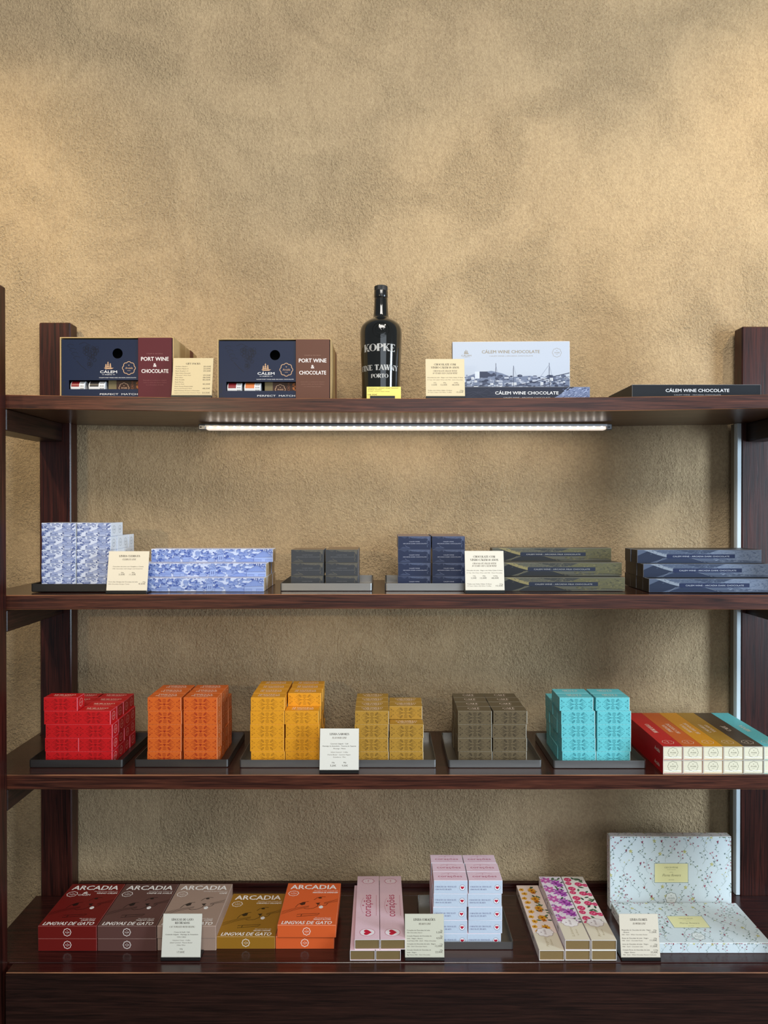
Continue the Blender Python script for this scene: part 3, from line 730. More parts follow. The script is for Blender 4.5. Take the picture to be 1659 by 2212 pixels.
def heart_box():
    h = .0266; d = .0355
    m = MB(); m.box(-BW/2, -d/2, 0, BW/2, d/2, h, carton((204, 218, 234)), .0005, mat((232, 228, 236)), mats={'top': carton((238, 208, 220)), 'left': carton((226, 184, 190)), 'right': carton((224, 232, 244))})
    ink = (112, 112, 150); a = Art()
    a.serif('CORAÇÕES DE CHOCOLATE', .003, .046, .0128, .0028, ink); a.serif('CHOCOLATE HEARTS', .003, .036, .0075, .0028, ink)
    cx, cy = .0575, h*.47; a.ell(cx, cy, .0056, .0056, (244, 244, 248), 24); a.layer = 1; a.ring(cx, cy, .0056, .0056, .0006, (90, 80, 112), 28); a.heart(cx, cy, .0036, (196, 28, 56))
    m.art(a, (-BW/2, -d/2, 0), (1, 0, 0), (0, 0, 1))
    a = Art(); red = (176, 66, 98)
    a.text('corações', BW*.14, BW*.86, d*.38, .0078, red, bold=-.004)
    for k in range(16): a.rect(BW*(.18+.04*k), d*.2, BW*(.18+.04*k)+.0016, d*.2+.0006, red)
    for k in range(15):
        q = (k-7)/7; a.rect(BW/2+q*.016-.0007, d*(.84-.12*q*q), BW/2+q*.016+.0007, d*(.84-.12*q*q)+.0008, red)
    a.heart(BW*.46, d*.74, .0013, red)
    m.art(a, (-BW/2, -d/2, h), (1, 0, 0), (0, 1, 0))
    return m.build('heart_chocolate_box')

LAYER = ['bottom layer', 'second layer up', 'third layer up', 'fourth layer up', 'fifth layer up']
ROW = ['front row', 'second row back', 'third row back', 'rearmost row']
def stack(proto, x0s, D0, z0, heights, what, group, w_=BW, d=BD, h=BH, side='r', jit=.0009, shift=None, show_below_top=True):
    """heights[c][k] = number of boxes in column c, depth k"""
    rnd = random.Random(what); nc = len(x0s); cn = {1: [''], 2: ['left column', 'right column']}[nc]
    for c in range(nc):
        for k, n_ in enumerate(heights[c]):
            for l in range(n_):
                vis = k == 0 or l == n_-1 or (side == 'r' and c == nc-1) or (side == 'l' and c == 0) or l >= heights[c][k-1]
                if side == 'r' and c < nc-1 and heights[c+1][k] <= l: vis = True
                if not vis: continue
                sx = (shift or {}).get((c, l), 0)
                x = x0s[c]+w_/2+rnd.uniform(-jit, jit)+sx; y = Y(D0+k*(d+.0006)+d/2)+rnd.uniform(0, jit)*.6
                nm = '%s, %s, %s, %s' % (what, cn[c], LAYER[l], ROW[k])
                inst(proto, (x, y, z0+l*(h+.00015)+.0001), R(rnd.uniform(-.6, .6)), nm.replace(', ,', ','), 'box', group)

TZ = .0012
B = city_small()
stack(B, (-.6875, -.6173), 1.4500, S2-.0001+TZ, [[5, 5, 4, 4], [5, 5, 4, 4]], 'small white box with blue cityscape print', 'cityscape boxes on the black tray')
B = wine_small('chocolate_box', (62, 64, 68), (150, 138, 108), (108, 110, 114), 'CALEM WINE', 'ARCADIA MILK CHOCOLATE', (92, 112, 140), top=(120, 98, 78))
stack(B, (-.1900, -.1195), 1.475, S2+TZ, [[3, 3, 2], [3, 3, 3]], 'charcoal chocolate box on small steel tray', 'charcoal boxes on the steel tray', w_=.0665, h=.0268, jit=.0004)
B = wine_small('chocolate_box', (40, 48, 74), (150, 162, 190), (184, 188, 206), 'CALEM WINE', 'ARCADIA DARK CHOCOLATE', (52, 58, 86), top=(120, 100, 96))
stack(B, (.0287, .0985), 1.470, S2+TZ, [[4, 4, 4, 4], [4, 4, 4, 4]], 'navy blue chocolate box on steel tray', 'navy boxes on the steel tray', w_=.0665, h=.0270, jit=.0004)

def longstack(proto, layers, what, group, cat='box'):
    """layers: (left X, D front, count deep)"""
    for l, (x, D, n_) in enumerate(layers):
        for k in range(n_):
            rz = R((-.25, .2, .1)[(l+k) % 3]) if k else R((-.12, .1, -.1)[l])
            pos = ('front row' if n_ > 1 else 'only row') if k == 0 else ROW[k] if k < n_-1 or n_ < 3 else 'rearmost row'
            inst(proto, (x+LW_/2+(0.001*math.sin(3*k+l) if k else 0), Y(D+LD_/2+k*(LD_+.0008)), S2+.0001+l*(LH_+.0002)+(.0 if l == 0 else .0)), rz,
                 '%s, %s, %s' % (what, ('bottom layer', 'middle layer', 'top layer')[l], pos), cat, group)
B = city_long()
longstack(B, [(-.493, 1.444, 4), (-.4927, 1.466, 3), (-.4837, 1.500, 1)], 'long box with blue drawing of city roofs', 'long cityscape boxes')
B = wine_long('long_chocolate_box', ((38, 40, 43), (88, 87, 76), (138, 128, 88), (96, 93, 66), (168, 168, 166)), 'CALEM WINE - ARCADIA MILK CHOCOLATE', (40, 46, 62), (58, 58, 54), (150, 146, 132))
longstack(B, [(.232, 1.4525, 2), (.236, 1.484, 2), (.2303, 1.535, 1)], 'long olive vineyard-print box beside the price card', 'long milk chocolate boxes')
B = wine_long('long_chocolate_box', ((38, 47, 68), (80, 91, 112), (136, 145, 157), (112, 124, 144), (186, 192, 200)), 'CALEM WINE - ARCADIA DARK CHOCOLATE', (34, 44, 76), (30, 29, 31), (150, 152, 156))
longstack(B, [(.525, 1.4288, 4), (.5224, 1.454, 3), (.516, 1.470, 2)], 'long blue-grey vineyard-print box at right end of second shelf', 'long dark chocolate boxes')

# shelf 3 flavours
RED = (196, 24, 28); ORA = (208, 98, 34); YEL = (222, 152, 34); CAR = (176, 134, 52); COF = (104, 90, 66); MIN = (106, 200, 206)
B = flavour_box('chocolate_box', RED, (140, 14, 18), 'MORANGO', 'STRAWBERRY', 'heart', (246, 196, 186), (240, 150, 170))
stack(B, (-.6815, -.6155), 1.450, S3+TZ, [[5, 4, 4, 4], [4, 4, 4, 4]], 'small red box', 'red boxes', shift={(0, 4): -.0035, (0, 3): -.002, (1, 3): -.002})
B = flavour_box('chocolate_box', ORA, (150, 44, 20), 'PIMENTA|DE CAYENNE', 'CAYENNE PEPPER', 'heart', (255, 206, 160))
stack(B, (-.4755, -.4035), 1.450, S3+TZ, [[5, 5, 5, 4], [5, 5, 5, 4]], 'small burnt orange box', 'burnt orange boxes')
B = flavour_box('chocolate_box', YEL, (166, 112, 26), 'MANTEIGA|DE AMENDOIM', 'PEANUT BUTTER', 'gem', (255, 226, 150), (255, 196, 96))
stack(B, (-.2686, -.1985), 1.450, S3+TZ, [[5, 5, 5, 5], [4, 5, 5, 5]], 'small golden yellow box', 'golden yellow boxes', jit=.0012, shift={(0, 4): 0, (1, 4): .001})
B = flavour_box('chocolate_box', CAR, (118, 88, 34), 'CARAMELO|SALGADO', 'SALTED CARAMEL', 'gem', (240, 214, 160), (235, 220, 190))
stack(B, (-.0585, .0115), 1.450, S3+TZ, [[4, 4, 4, 4], [3, 4, 4, 3]], 'small dull caramel box', 'dull caramel boxes', side='n', jit=.0008)
B = flavour_box('chocolate_box', COF, (62, 52, 38), 'CAFÉ', 'COFFEE', 'gem', (206, 180, 140), (200, 200, 190))
stack(B, (.1496, .2194), 1.450, S3+TZ, [[4, 4, 4, 4], [4, 4, 4, 4]], 'small brown coffee box', 'brown coffee boxes', side='l')
B = flavour_box('chocolate_box', MIN, (54, 130, 140), 'MENTA', 'MINT', 'gem', (206, 226, 214), (220, 240, 240))
stack(B, (.3580, .4285), 1.450, S3+TZ, [[5, 5, 4, 4], [5, 5, 4, 4]], 'small turquoise mint box', 'turquoise mint boxes', side='l', shift={(0, 4): -.005, (0, 3): -.002, (0, 2): -.001, (1, 4): -.002})
# shelf 4 hearts
B = heart_box()
stack(B, (.0990, .1690), 1.448, S4+TZ, [[5, 5, 5], [5, 5, 5]], 'small pale heart box with pink lid', 'pale heart boxes', d=.0355, h=.0266, side='l', shift={(0, 4): .001, (1, 4): .001, (1, 0): -.001})

# ------------------------------------------------------------------ long two-piece boxes (sleeve + drawer), lying with their ends to the front
def sleeve_box(name, w_, L, h, sleeve, ends, art_top, art_left=None, art_front=None, rim=(236, 232, 222), tray_rec=.0012, th=.0009):
    root = empty(name)
    m = MB(); sl = carton(sleeve, .45); rm = mat(rim, .5)
    m.box(-w_/2, 0, h-th, w_/2, L, h, sl, mats={'front': rm}); m.box(-w_/2, 0, 0, w_/2, L, th, sl, mats={'front': rm})
    m.box(-w_/2, 0, th, -w_/2+th, L, h-th, sl, mats={'front': rm}); m.box(w_/2-th, 0, th, w_/2, L, h-th, sl, mats={'front': rm})
    if art_top: m.art(art_top, (-w_/2, 0, h), (1, 0, 0), (0, 1, 0))
    if art_left: m.art(art_left, (-w_/2, L, 0), (0, -1, 0), (0, 0, 1))
    m.build('sleeve', root)
    m = MB(); e = carton(ends, .5, .06)
    m.box(-w_/2+th+.0003, tray_rec, th+.0002, w_/2-th-.0003, L-.001, h-th-.0004, e, .0003)
    if art_front: m.art(art_front, (-w_/2, tray_rec, 0), (1, 0, 0), (0, 0, 1))
    m.build('drawer', root)
    return root
FW, FL_, FH = .0390, .230, .0268
def flav_long(rgb, title, nm):
    a = Art(); lit = (244, 222, 200); rnd = random.Random(title)
    for k in range(150):
        x = rnd.uniform(.001, FW-.001); y = rnd.uniform(.03, FL_-.002); a.leaf(x, y, rnd.uniform(.001, .003), .0005, rnd.uniform(0, 6.28), shade(rgb, .82))
    a.layer = 1; a.badge(FW/2, .026, .0098, lit, wd=.0007, rot=R(90))
    tt = title; wd = min(.105, .0085*len(tt))
    if len(tt) > 9:
        p = tt.split(' ', 1)
        for q, s_ in enumerate(p): a.serif(s_, -.0068*len(s_)/2, .0068*len(s_)/2, (.003, -.009)[q], .0068, lit, rot=R(90), org=(FW/2, .115))
    else: a.serif(tt, -wd/2, wd/2, -.004, .0085, lit, rot=R(90), org=(FW/2, .115))
    al = Art(); al.text('Arcádia', FL_-.045, FL_-.018, .008, .0075, lit, shear=.2)
    for k in range(4): al.rect(.03, .009+k*.003, .055, .0095+k*.003, mixc(rgb, lit, .5))
    af = Art(); af.badge(FW/2, FH*.54, .0086, (120, 118, 100), fill=None, wd=.0006)
    af.line([(.003, .0065), (FW*.4, .0048), (FW*.7, .0062), (FW-.003, .005)], .0012, (250, 250, 250))
    return sleeve_box('long_flavour_box', FW, FL_, FH, rgb, (228, 222, 196), a, al, af, (206, 200, 186))
xs = .5442
seq = ((RED, 'MORANGO', 'red'), (ORA, 'PIMENTA DE CAYENNE', 'burnt orange'), (YEL, 'MANTEIGA DE AMENDOIM', 'golden yellow'), (CAR, 'CARAMELO SALGADO', 'caramel'), ((84, 70, 54), 'CAFÉ', 'dark brown'), (MIN, 'MENTA', 'turquoise'))
for i, (c, tt, nm) in enumerate(seq):
    p = flav_long(c, tt, nm)
    for l in (1, 0):
        inst(p, (xs+FW/2+i*.0394, Y(1.4045)+(0 if l else .0006), S3+.0001+l*(FH+.0002)), R(.15 if l == 0 and i % 2 else 0),
             'long %s box with cream end, %s' % (nm, 'upper one of its pair' if l else 'lower one of its pair under the upper box'), 'box', 'long flavour boxes in two layers')

PW, PL_, PH = .0490, .243, .0196
def pink_art():
    a = Art(); red = (186, 52, 92)
    a.badge(PW/2, PL_-.022, .0095, red, fill=(248, 226, 232), wd=.0011, rot=R(90), sx=1.25)
    a.text('corações', -.042, .042, -.002, .0170, red, bold=-.006, rot=R(90), org=(PW*.60, PL_*.50))
    for k in range(13):
        q = (k-6)/6; a.rect(PW*.2+.005*q*q-.0004, PL_*.5+q*.028-.001, PW*.2+.005*q*q+.0006, PL_*.5+q*.028+.001, red)
    a.heart(PW*.30, PL_*.50, .0024, red, R(90))
    for k in range(22):
        a.rect(PW*.86, PL_*.5-.038+k*.0036, PW*.86+.0012, PL_*.5-.0365+k*.0036, red)
    a.ell(PW/2, .024, .0150, .0125, (250, 240, 244), 30); a.layer = 1; a.ring(PW/2, .024, .0150, .0125, .0008, red, 40); a.layer = 2
    a.heart(PW/2, .024, .0092, (206, 34, 62), R(90))
    return a
pp = sleeve_box('long_heart_box', PW, PL_, PH, (240, 206, 216), (128, 108, 70), pink_art(), None, None, (246, 240, 240))
for (x, D, z, lb) in ((-.0575, 1.4090, 1, 'upper left'), (-.0072, 1.4090, 1, 'upper right'), (-.0665, 1.4063, 0, 'lower left'), (-.0163, 1.4063, 0, 'lower right')):
    inst(pp, (x+PW/2, Y(D), S4+.0001+z*(PH+.0002)), R(.7 if z else .2), 'long pale pink heart box with kraft end, %s of the four' % lb, 'box', 'long pink heart boxes')

def flower_art(kind):
    a = Art(); rnd = random.Random(kind); G1, G2 = (58, 84, 66), (92, 116, 82)
    top = PL_-.004; lo = .062
    step = .0385 if kind != 'sun' else .036
    def blossom(x, y, r, n_, c1, c2, cc, ln=1.0):
        for q in range(n_):
            ang = 2*math.pi*q/n_+rnd.uniform(-.1, .1); a.leaf(x, y, r*ln*rnd.uniform(.85, 1.15), r*.5*(8/n_), ang, c1 if q % 2 else c2); a.line([(x, y), (x+r*.8*math.cos(ang), y+r*.8*math.sin(ang))], .0003, cc)
        a.layer += 1; a.ell(x, y, r*.25, r*.25, cc, 10); a.layer -= 1
    y = top-.018
    while y > lo:
        a.layer = 1
        for q in range(7):
            x0 = PW*rnd.uniform(.45, .9); a.leaf(x0, y+rnd.uniform(-.016, .012), .012, .005, rnd.uniform(-1.2, 3), G1 if q % 2 else G2)
        a.layer = 3
        if kind == 'sun':
            blossom(PW*.62, y, .0105, 14, (240, 180, 40), (222, 140, 24), (140, 70, 24)); blossom(PW*.16, y+.003, .0068, 10, (244, 190, 48), (226, 150, 30), (130, 60, 24))
            blossom(PW*.24, y-.014, .0075, 10, (244, 190, 48), (226, 150, 30), (130, 60, 24)); blossom(PW*.66, y-.010, .006, 9, (226, 140, 24), (200, 110, 20), (90, 44, 20))
        elif kind == 'lily':
            blossom(PW*.24, y+.004, .0120, 7, (212, 96, 168), (188, 80, 160), (236, 190, 220), 1.2); blossom(PW*.64, y-.007, .0125, 9, (168, 70, 168), (206, 120, 196), (120, 40, 120), 1.2)
            blossom(PW*.78, y-.016, .0085, 8, (150, 50, 150), (190, 110, 196), (120, 40, 120), 1.2); blossom(PW*.12, y+.018, .0055, 6, (130, 60, 130), (190, 110, 190), (230, 200, 230))
            for q in range(6): a.line([(PW*.5, y), (PW*rnd.uniform(0, 1), y+rnd.uniform(-.018, .016))], .0004, (170, 140, 170))
        else:
            for (fx, fy, r) in ((.22, .008, .0098), (.18, -.008, .0082), (.62, -.012, .0098), (.9, -.016, .0075)):
                cx, cy = PW*fx, y+fy
                for q in range(6): an = q*1.047+rnd.uniform(-.2, .2); a.ell(cx+r*.42*math.cos(an), cy+r*.42*math.sin(an), r*.58, r*.46, ((214, 62, 106), (226, 96, 134), (206, 50, 96))[q % 3], 10, an+1.57)
                for q in range(5): an = q*1.257+.5; a.ell(cx+r*.2*math.cos(an), cy+r*.2*math.sin(an), r*.32, r*.22, ((238, 130, 160), (200, 46, 90))[q % 2], 8, an+1.57)
                a.ring(cx, cy, r*.14, r*.12, .0005, (170, 30, 70), 8)
        y -= step
    a.clip(.0004, .0, PW-.0004, top)
    a.layer = 6; a.rect(.0003, .0003, PW-.0003, .058, (228, 216, 190)); a.layer = 7
    a.badge(PW/2, .060, .0135, (128, 88, 96), fill=(246, 238, 234), wd=.0008, sx=1.15, rot=R(90))
    nm = {'sun': ('Margarida', 'Daisies'), 'lily': ('Lírios', 'Lilies'), 'rose': ('Rosas', 'Roses')}[kind]
    a.text(nm[0], -.014, .016, .002, .0052, (170, 150, 110), shear=.3, rot=R(90), org=(PW/2, .026)); a.text(nm[1], -.010, .010, -.007, .0038, (170, 150, 110), shear=.3, rot=R(90), org=(PW/2, .026))
    return a
def flower_left():
    a = Art(); rnd = random.Random(2)
    for k in range(12): a.leaf(rnd.uniform(.01, .18), rnd.uniform(.004, .012), .012, .004, rnd.uniform(-.5, .5), (150, 150, 140))
    return a
protoF = {}
for kind, body in (('sun', (240, 218, 204)), ('lily', (238, 224, 230)), ('rose', (240, 232, 220))):
    protoF[kind] = sleeve_box('long_flower_box', PW, PL_, PH, body, (138, 114, 74), flower_art(kind), flower_left(), None, (244, 240, 232))
for (x, z, kind, lb) in ((.3036, 0, 'sun', 'long box with yellow sunflower print, single layer at the left'),
                         (.3544, 1, 'lily', 'long box with purple lily print lying on another box'), (.3544, 0, 'lily', 'cream-rimmed long box underneath the purple lily box'),
                         (.4058, 1, 'rose', 'long box with pink rose print lying on another box'), (.4058, 0, 'rose', 'cream-rimmed long box underneath the pink rose box')):
    inst(protoF[kind], (x+PW/2, Y(1.4063)+.0004*z, S4+.0001+z*(PH+.0003)), R(-.1 if z else .05), lb, 'box', 'long flower boxes')

# ------------------------------------------------------------------ cat tongue boxes
CWD, CL, CH = .1172, .1615, .0250
def cat_box(rgb, pt, en, logo=False, lit=(255, 248, 240)):
    m = MB(); dk = shade(rgb, .34)
    m.box(-CWD/2, 0, 0, CWD/2, CL, CH, carton(rgb, .42, .03), .0007, mat(mixc(rgb, (240, 220, 210), .25), .4))
    a = Art(); W, H = CWD, CL
    a.text('ARCADIA', W*.07, W*.93, H*.845, H*.105, lit, bold=.028)
    a.badge(W*.15, H*.735, W*.075, lit, wd=.0011, sx=1.1)
    if logo: ship(a, W*.38, H*.755, W*.055, lit, lit); a.text('CÁLEM', W*.27, W*.49, H*.70, H*.034, lit, bold=.01)
    a.text('Chocolate de leite recheado com', W*.52, W*.96, H*.795, H*.018, lit)
    wd = min(.46, .034*len(pt)); a.text(pt, W*(.96-wd), W*.96, H*.742, H*.032, lit, bold=.022, shear=.12)
    # line drawn face: eyes, muzzle, tongue, whiskers
    a.line([(W*.24, H*.40), (W*.28, H*.47), (W*.36, H*.52), (W*.46, H*.535)], .0013, dk)
    a.poly([(W*.30, H*.475), (W*.345, H*.445), (W*.40, H*.465), (W*.405, H*.52), (W*.36, H*.515)], dk)
    a.line([(W*.55, H*.575), (W*.60, H*.63), (W*.68, H*.655), (W*.75, H*.65)], .0013, dk)
    a.ell(W*.655, H*.625, W*.035, H*.018, dk, 12)
    a.poly([(W*.585, H*.50), (W*.67, H*.51), (W*.655, H*.475), (W*.625, H*.465)], dk)
    a.line([(W*.635, H*.47), (W*.63, H*.42), (W*.56, H*.375), (W*.45, H*.36), (W*.40, H*.375)], .0013, dk)
    a.line([(W*.635, H*.47), (W*.70, H*.43), (W*.78, H*.45), (W*.81, H*.50)], .0013, dk)
    for k in range(3):
        a.line([(W*.48, H*(.435-.015*k)), (W*.25, H*(.385-.022*k)), (W*.02, H*(.30-.03*k))], .0008, dk)
        a.line([(W*.74, H*(.48+.014*k)), (W*.88, H*(.52+.018*k)), (W*.985, H*(.54+.03*k))], .0008, dk)
    a.layer = 1; a.ell(W*.695, H*.405, W*.038, H*.032, (244, 240, 236), 16); a.line([(W*.665, H*.42), (W*.72, H*.40)], .0006, dk); a.layer = 0
    a.line([(W*.30, H*.185), (W*.66, H*.225), (W*.69, H*.26), (W*.30, H*.235)], .0013, dk, True); a.line([(W*.37, H*.19), (W*.38, H*.24)], .0013, dk)
    a.text('Milk chocolate filled with', W*.62, W*.90, H*.155, H*.014, lit)
    wd = min(.30, .024*len(en)); a.text(en, W*(.90-wd), W*.90, H*.115, H*.024, lit, bold=.02, shear=.12)
    a.text('LINGVAS DE GATO', W*.06, W*.92, H*.022, H*.066, lit, bold=.028, shear=.16)
    m.art(a, (-CWD/2, 0, CH), (1, 0, 0), (0, 1, 0), rough=.45)
    a = Art(); a.badge(CWD/2, CH/2, .0066, lit, wd=.0010)
    m.art(a, (-CWD/2, 0, 0), (1, 0, 0), (0, 0, 1))
    a = Art(); a.line([(.004, .004), (.004, CH-.003), (CL-.004, CH-.003)], .0005, mixc(rgb, lit, .4)); m.art(a, (CWD/2, 0, 0), (0, 1, 0), (0, 0, 1))
    return m.build('cat_tongue_box')
cat = ((( 112, 26, 22), 'VINHO CÁLEM', 'CALEM WINE', 'dark red', -.691, True), ((98, 66, 60), 'CREME DE AVELÃ', 'HAZELNUT CREAM', 'chocolate brown', -.572, False), ((166, 140, 124), 'CAFÉ', 'COFFEE', 'taupe', -.453, False))
for c, pt, en, nm, x, lg in cat:
    p = cat_box(c, pt, en, lg)
    for z in (1, 0):
        inst(p, (x+CWD/2+(.0 if z else .0003), Y(1.436)+(.0015 if c[0] == 166 and z == 0 else 0), S4+.0001+z*(CH+.0003)), R(0 if z else -.1), 'flat %s box with white lettering, %s of two' % (nm, 'upper' if z else 'lower'), 'box', 'cat tongue chocolate boxes')
p = cat_box((158, 112, 34), 'CARAMELO SALGADO', 'SALTED CARAMEL')
inst(p, (-.3358+CWD/2, Y(1.4428), S4+.0001), 0, 'flat mustard box with white lettering, lying singly between taupe and orange boxes', 'box', 'cat tongue chocolate boxes')
p = cat_box((226, 100, 48), 'MANTEIGA DE AMENDOIM', 'PEANUT BUTTER')
inst(p, (-.2135+CWD/2, Y(1.439), S4+.0004+CH), R(-.2), 'flat bright orange box with white lettering, upper of two', 'box', 'cat tongue chocolate boxes')
inst(p, (-.2175+CWD/2, Y(1.4428), S4+.0001), R(.1), 'flat bright orange box with white lettering, lower of two', 'box', 'cat tongue chocolate boxes')

# ------------------------------------------------------------------ floral gift boxes
def vines(w_, h, seed, dens=1.0):
    if dens == 1.0 and w_ > .05 and h > .05: return vines(w_/1.35, h/1.35, seed, .5).scaled(1.35, 1.35, 0, 0)
    rnd = random.Random(seed); a = Art(); cell = .0185
    reds = [(150, 60, 80), (186, 110, 130), (140, 70, 92)]; gr = [(96, 120, 118), (118, 136, 104), (84, 108, 108)]; ye = [(186, 184, 110), (206, 200, 134)]
    nx = int(w_/cell)+1; ny = int(h/cell)+1
    cl = lambda x, y: (min(max(x, .001), w_-.001), min(max(y, .001), h-.001))
    for i in range(nx):
        for j in range(ny):
            bx = (i+.5*(j % 2))*cell+rnd.uniform(-.004, .004); by = j*cell+rnd.uniform(-.003, .003)
            dr = rnd.choice((-1, 1)); lean = rnd.uniform(-.0016, .0016); kind = (i*3+j*2+rnd.randint(0, 1)) % 5
            pts = [cl(bx+dr*.0035*math.sin(k*.7)+lean*k, by+k*.0032) for k in range(7)]
            a.line(pts, .00028, rnd.choice(gr))
            if kind == 0:
                for k in range(1, 7): a.leaf(*pts[k], .0028, .0011, .6+(0 if k % 2 else 1.9), rnd.choice(gr))
                for q in range(5): a.leaf(*pts[6], .0034, .0016, q*1.256+.3, rnd.choice(ye))
            elif kind in (1, 3):
                for k in range(2, 7):
                    x2, y2 = cl(pts[k][0]+rnd.uniform(.002, .006)*(-1)**k, pts[k][1]+rnd.uniform(.001, .004)); a.line([pts[k], (x2, y2)], .00022, gr[1])
                    cc = rnd.choice(reds) if kind == 1 else rnd.choice(gr)
                    for q in range(4): a.leaf(x2, y2, .0017, .0009, q*1.57+rnd.random(), cc)
            elif kind == 2:
                for k in range(1, 7): a.leaf(*pts[k], .0030, .0010, .5+(0 if k % 2 else 2.0), rnd.choice(gr))
                a.ell(*pts[6], .0014, .0018, rnd.choice(reds), 8); a.leaf(*pts[6], .003, .0016, 1.2, reds[0])
            else:
                for k in range(1, 7):
                    x2, y2 = cl(pts[k][0]+.003*(-1)**k, pts[k][1]+.0035); a.line([pts[k], (x2, y2)], .00025, gr[0])
                    if k > 3: a.ell(x2, y2, .0009, .0009, rnd.choice(ye+gr), 7)
    a.clip(.0005, .0005, w_-.0005, h-.0005)
    return a
def gift_floral(w_, h, d):
    """built upright: printed face looks to -y"""
    m = MB(); m.box(-w_/2, 0, 0, w_/2, d, h, carton((214, 226, 228), .5, .03), .0008, mat((232, 234, 230)), mats={'left': carton((226, 216, 208)), 'top': carton((226, 216, 208)), 'right': carton((226, 220, 212))})
    a = vines(w_, h, 3); cx, cy = w_*.505, h*.50; lw, lh = .0375, .0215
    a.layer = 3; a.rect(cx-lw, cy-lh, cx+lw, cy+lh, (112, 140, 130)); a.layer = 4; a.rect(cx-lw+.0008, cy-lh+.0008, cx+lw-.0008, cy+lh-.0008, (236, 232, 200)); a.layer = 5
    a.rect(cx-lw+.0016, cy-lh+.0016, cx+lw-.0016, cy+lh-.0016, (234, 230, 172)); a.layer = 6; ink = (120, 118, 84)
    a.serif('COLECÇÃO VINTAGE'.replace('G', 'G'), cx-.015, cx+.015, cy+.0105, .0032, ink); a.text('VINTAGE COLLECTION', cx-.0095, cx+.0095, cy+.0065, .0013, ink)
    a.line([(cx-.004, cy+.0012), (cx, cy+.002), (cx+.004, cy+.001)], .0005, ink)
    a.text('Flores flowers', cx-.020, cx+.020, cy-.0075, .0056, ink, bold=-.008, shear=.35); a.text('ARCADIA', cx-.006, cx+.006, cy-.0155, .0014, ink, bold=.01)
    a.layer = 3; a.badge(w_*.503, h*.155, .0112, (120, 132, 126), fill=(226, 232, 228), wd=.0010)
    m.art(a, (-w_/2, 0, 0), (1, 0, 0), (0, 0, 1))
    m.art(vines(w_, d, 9), (-w_/2, 0, h), (1, 0, 0), (0, 1, 0)); m.art(vines(d, h, 4), (-w_/2, d, 0), (0, -1, 0), (0, 0, 1)); m.art(vines(w_, d, 12), (-w_/2, d, 0), (1, 0, 0), (0, -1, 0))
    return m
gw, gh, gd = .2680, .1597, .0205
o = gift_floral(gw, gh, gd).build('floral_gift_box', None, (.498+gw/2, Y(1.5855), S4+.0002)); o.rotation_euler = (R(-1.0), 0, 0)
tag(o, 'pale blue floral gift box standing upright at the back', 'box')
m = gift_floral(.272, .1455, gd)
o = m.build('floral_gift_box', None, (.4975+.136, Y(1.429), S4+.0002+gd)); o.rotation_euler = (R(-90), 0, 0)
tag(o, 'white floral gift box lying flat behind the flowers price card', 'box')

# ------------------------------------------------------------------ price cards
CARDW, CARDL, LEAN = .0768, .0836, 11
INK, IK2 = (58, 52, 46), (96, 86, 76)
def price_card(name_label, x, D, z, lines, paper=(226, 220, 204), w_=CARDW, L=CARDL, rz=0):
    root = empty('price_card', (x, Y(D), z+.0001), rz); tag(root, name_label, 'price card', 'price cards along the shelves')
    m = MB(); b = mat((24, 24, 24), .3)
    m.box(-w_/2, .0004, 0, w_/2, .032, .0030, b, .0004); m.box(-w_/2, .0004, .0030, w_/2, .0030, .0062, b, .0003)
    m.box(-w_/2, .0055, .0030, w_/2, .0080, .0090, b, .0003)
    m.build('stand_base', root)
    m = MB(); m.box(-w_/2, 0, 0, w_/2, .0010, L-.0040, carton(paper, .5, .02), .0002, mat(shade(paper, .93)))
    a = Art(); H = L-.0040
    for ln in lines:
        st, s_, x0, x1, y, h = ln[:6]
        X0, X1, Yb, hh = x0*w_, x1*w_, H*(1-y), h*H
        if st == 'S': a.serif(s_, X0, X1, Yb, hh, INK, heavy=1.1)
        elif st == 'SI': a.serif(s_, X0, X1, Yb, hh, IK2, shear=.25)
        elif st == 'B': a.text(s_, X0, X1, Yb, hh, INK, bold=.004)
        elif st == 'I': a.text(s_, X0, X1, Yb, hh, IK2, shear=.22)
        elif st == 'P': a.text(s_, X0, X1, Yb, hh, INK)
    m.art(a, (-w_/2, 0, 0), (1, 0, 0), (0, 0, 1))
    c = m.build('card', root, (0, .0036, .0042)); c.rotation_euler = (R(-LEAN), 0, 0)
    return root
wine_lines = [('S','CHOCOLATE COM',.22,.78,.17,.048),('S','VINHO CÁLEM 10 ANOS',.14,.86,.25,.048),('SI','CHOCOLATE FILLED WITH',.19,.80,.335,.038),('SI','10 YEARS OLD CÁLEM WINE',.18,.81,.395,.038),
  ('B','Chocolate de Leite · Negro com Vinho Cálem 10 Anos',.04,.96,.50,.024),('I','10 Year Old Cálem Wine with Milk · Dark Chocolate',.04,.95,.56,.024),
  ('B','20g',.20,.27,.635,.022),('B','80g',.45,.52,.635,.022),('B','4x80g',.72,.83,.635,.022),('P','3,50€',.15,.29,.695,.036),('P','12,00€',.38,.55,.695,.036),('P','48,00€',.67,.86,.695,.036),
  ('B','Trufas com Vinho Cálem 10 Anos',.05,.67,.835,.024),('B','220g',.87,.96,.835,.022),('I','10 Years Cálem Old Wine Truffles',.05,.66,.885,.024),('P','15,50€',.78,.96,.885,.036)]
price_card('cream chocolate wine price card on top shelf by the silver box', X(962.5, 1.412), 1.412, S1(.12), wine_lines, (208, 194, 160))
price_card('cream chocolate wine price card on second shelf by the navy boxes', X(1048.5, 1.410), 1.410, S2, wine_lines)
gp = [('S','GIFT PACKS',.32,.68,.17,.042)]
yy = .235
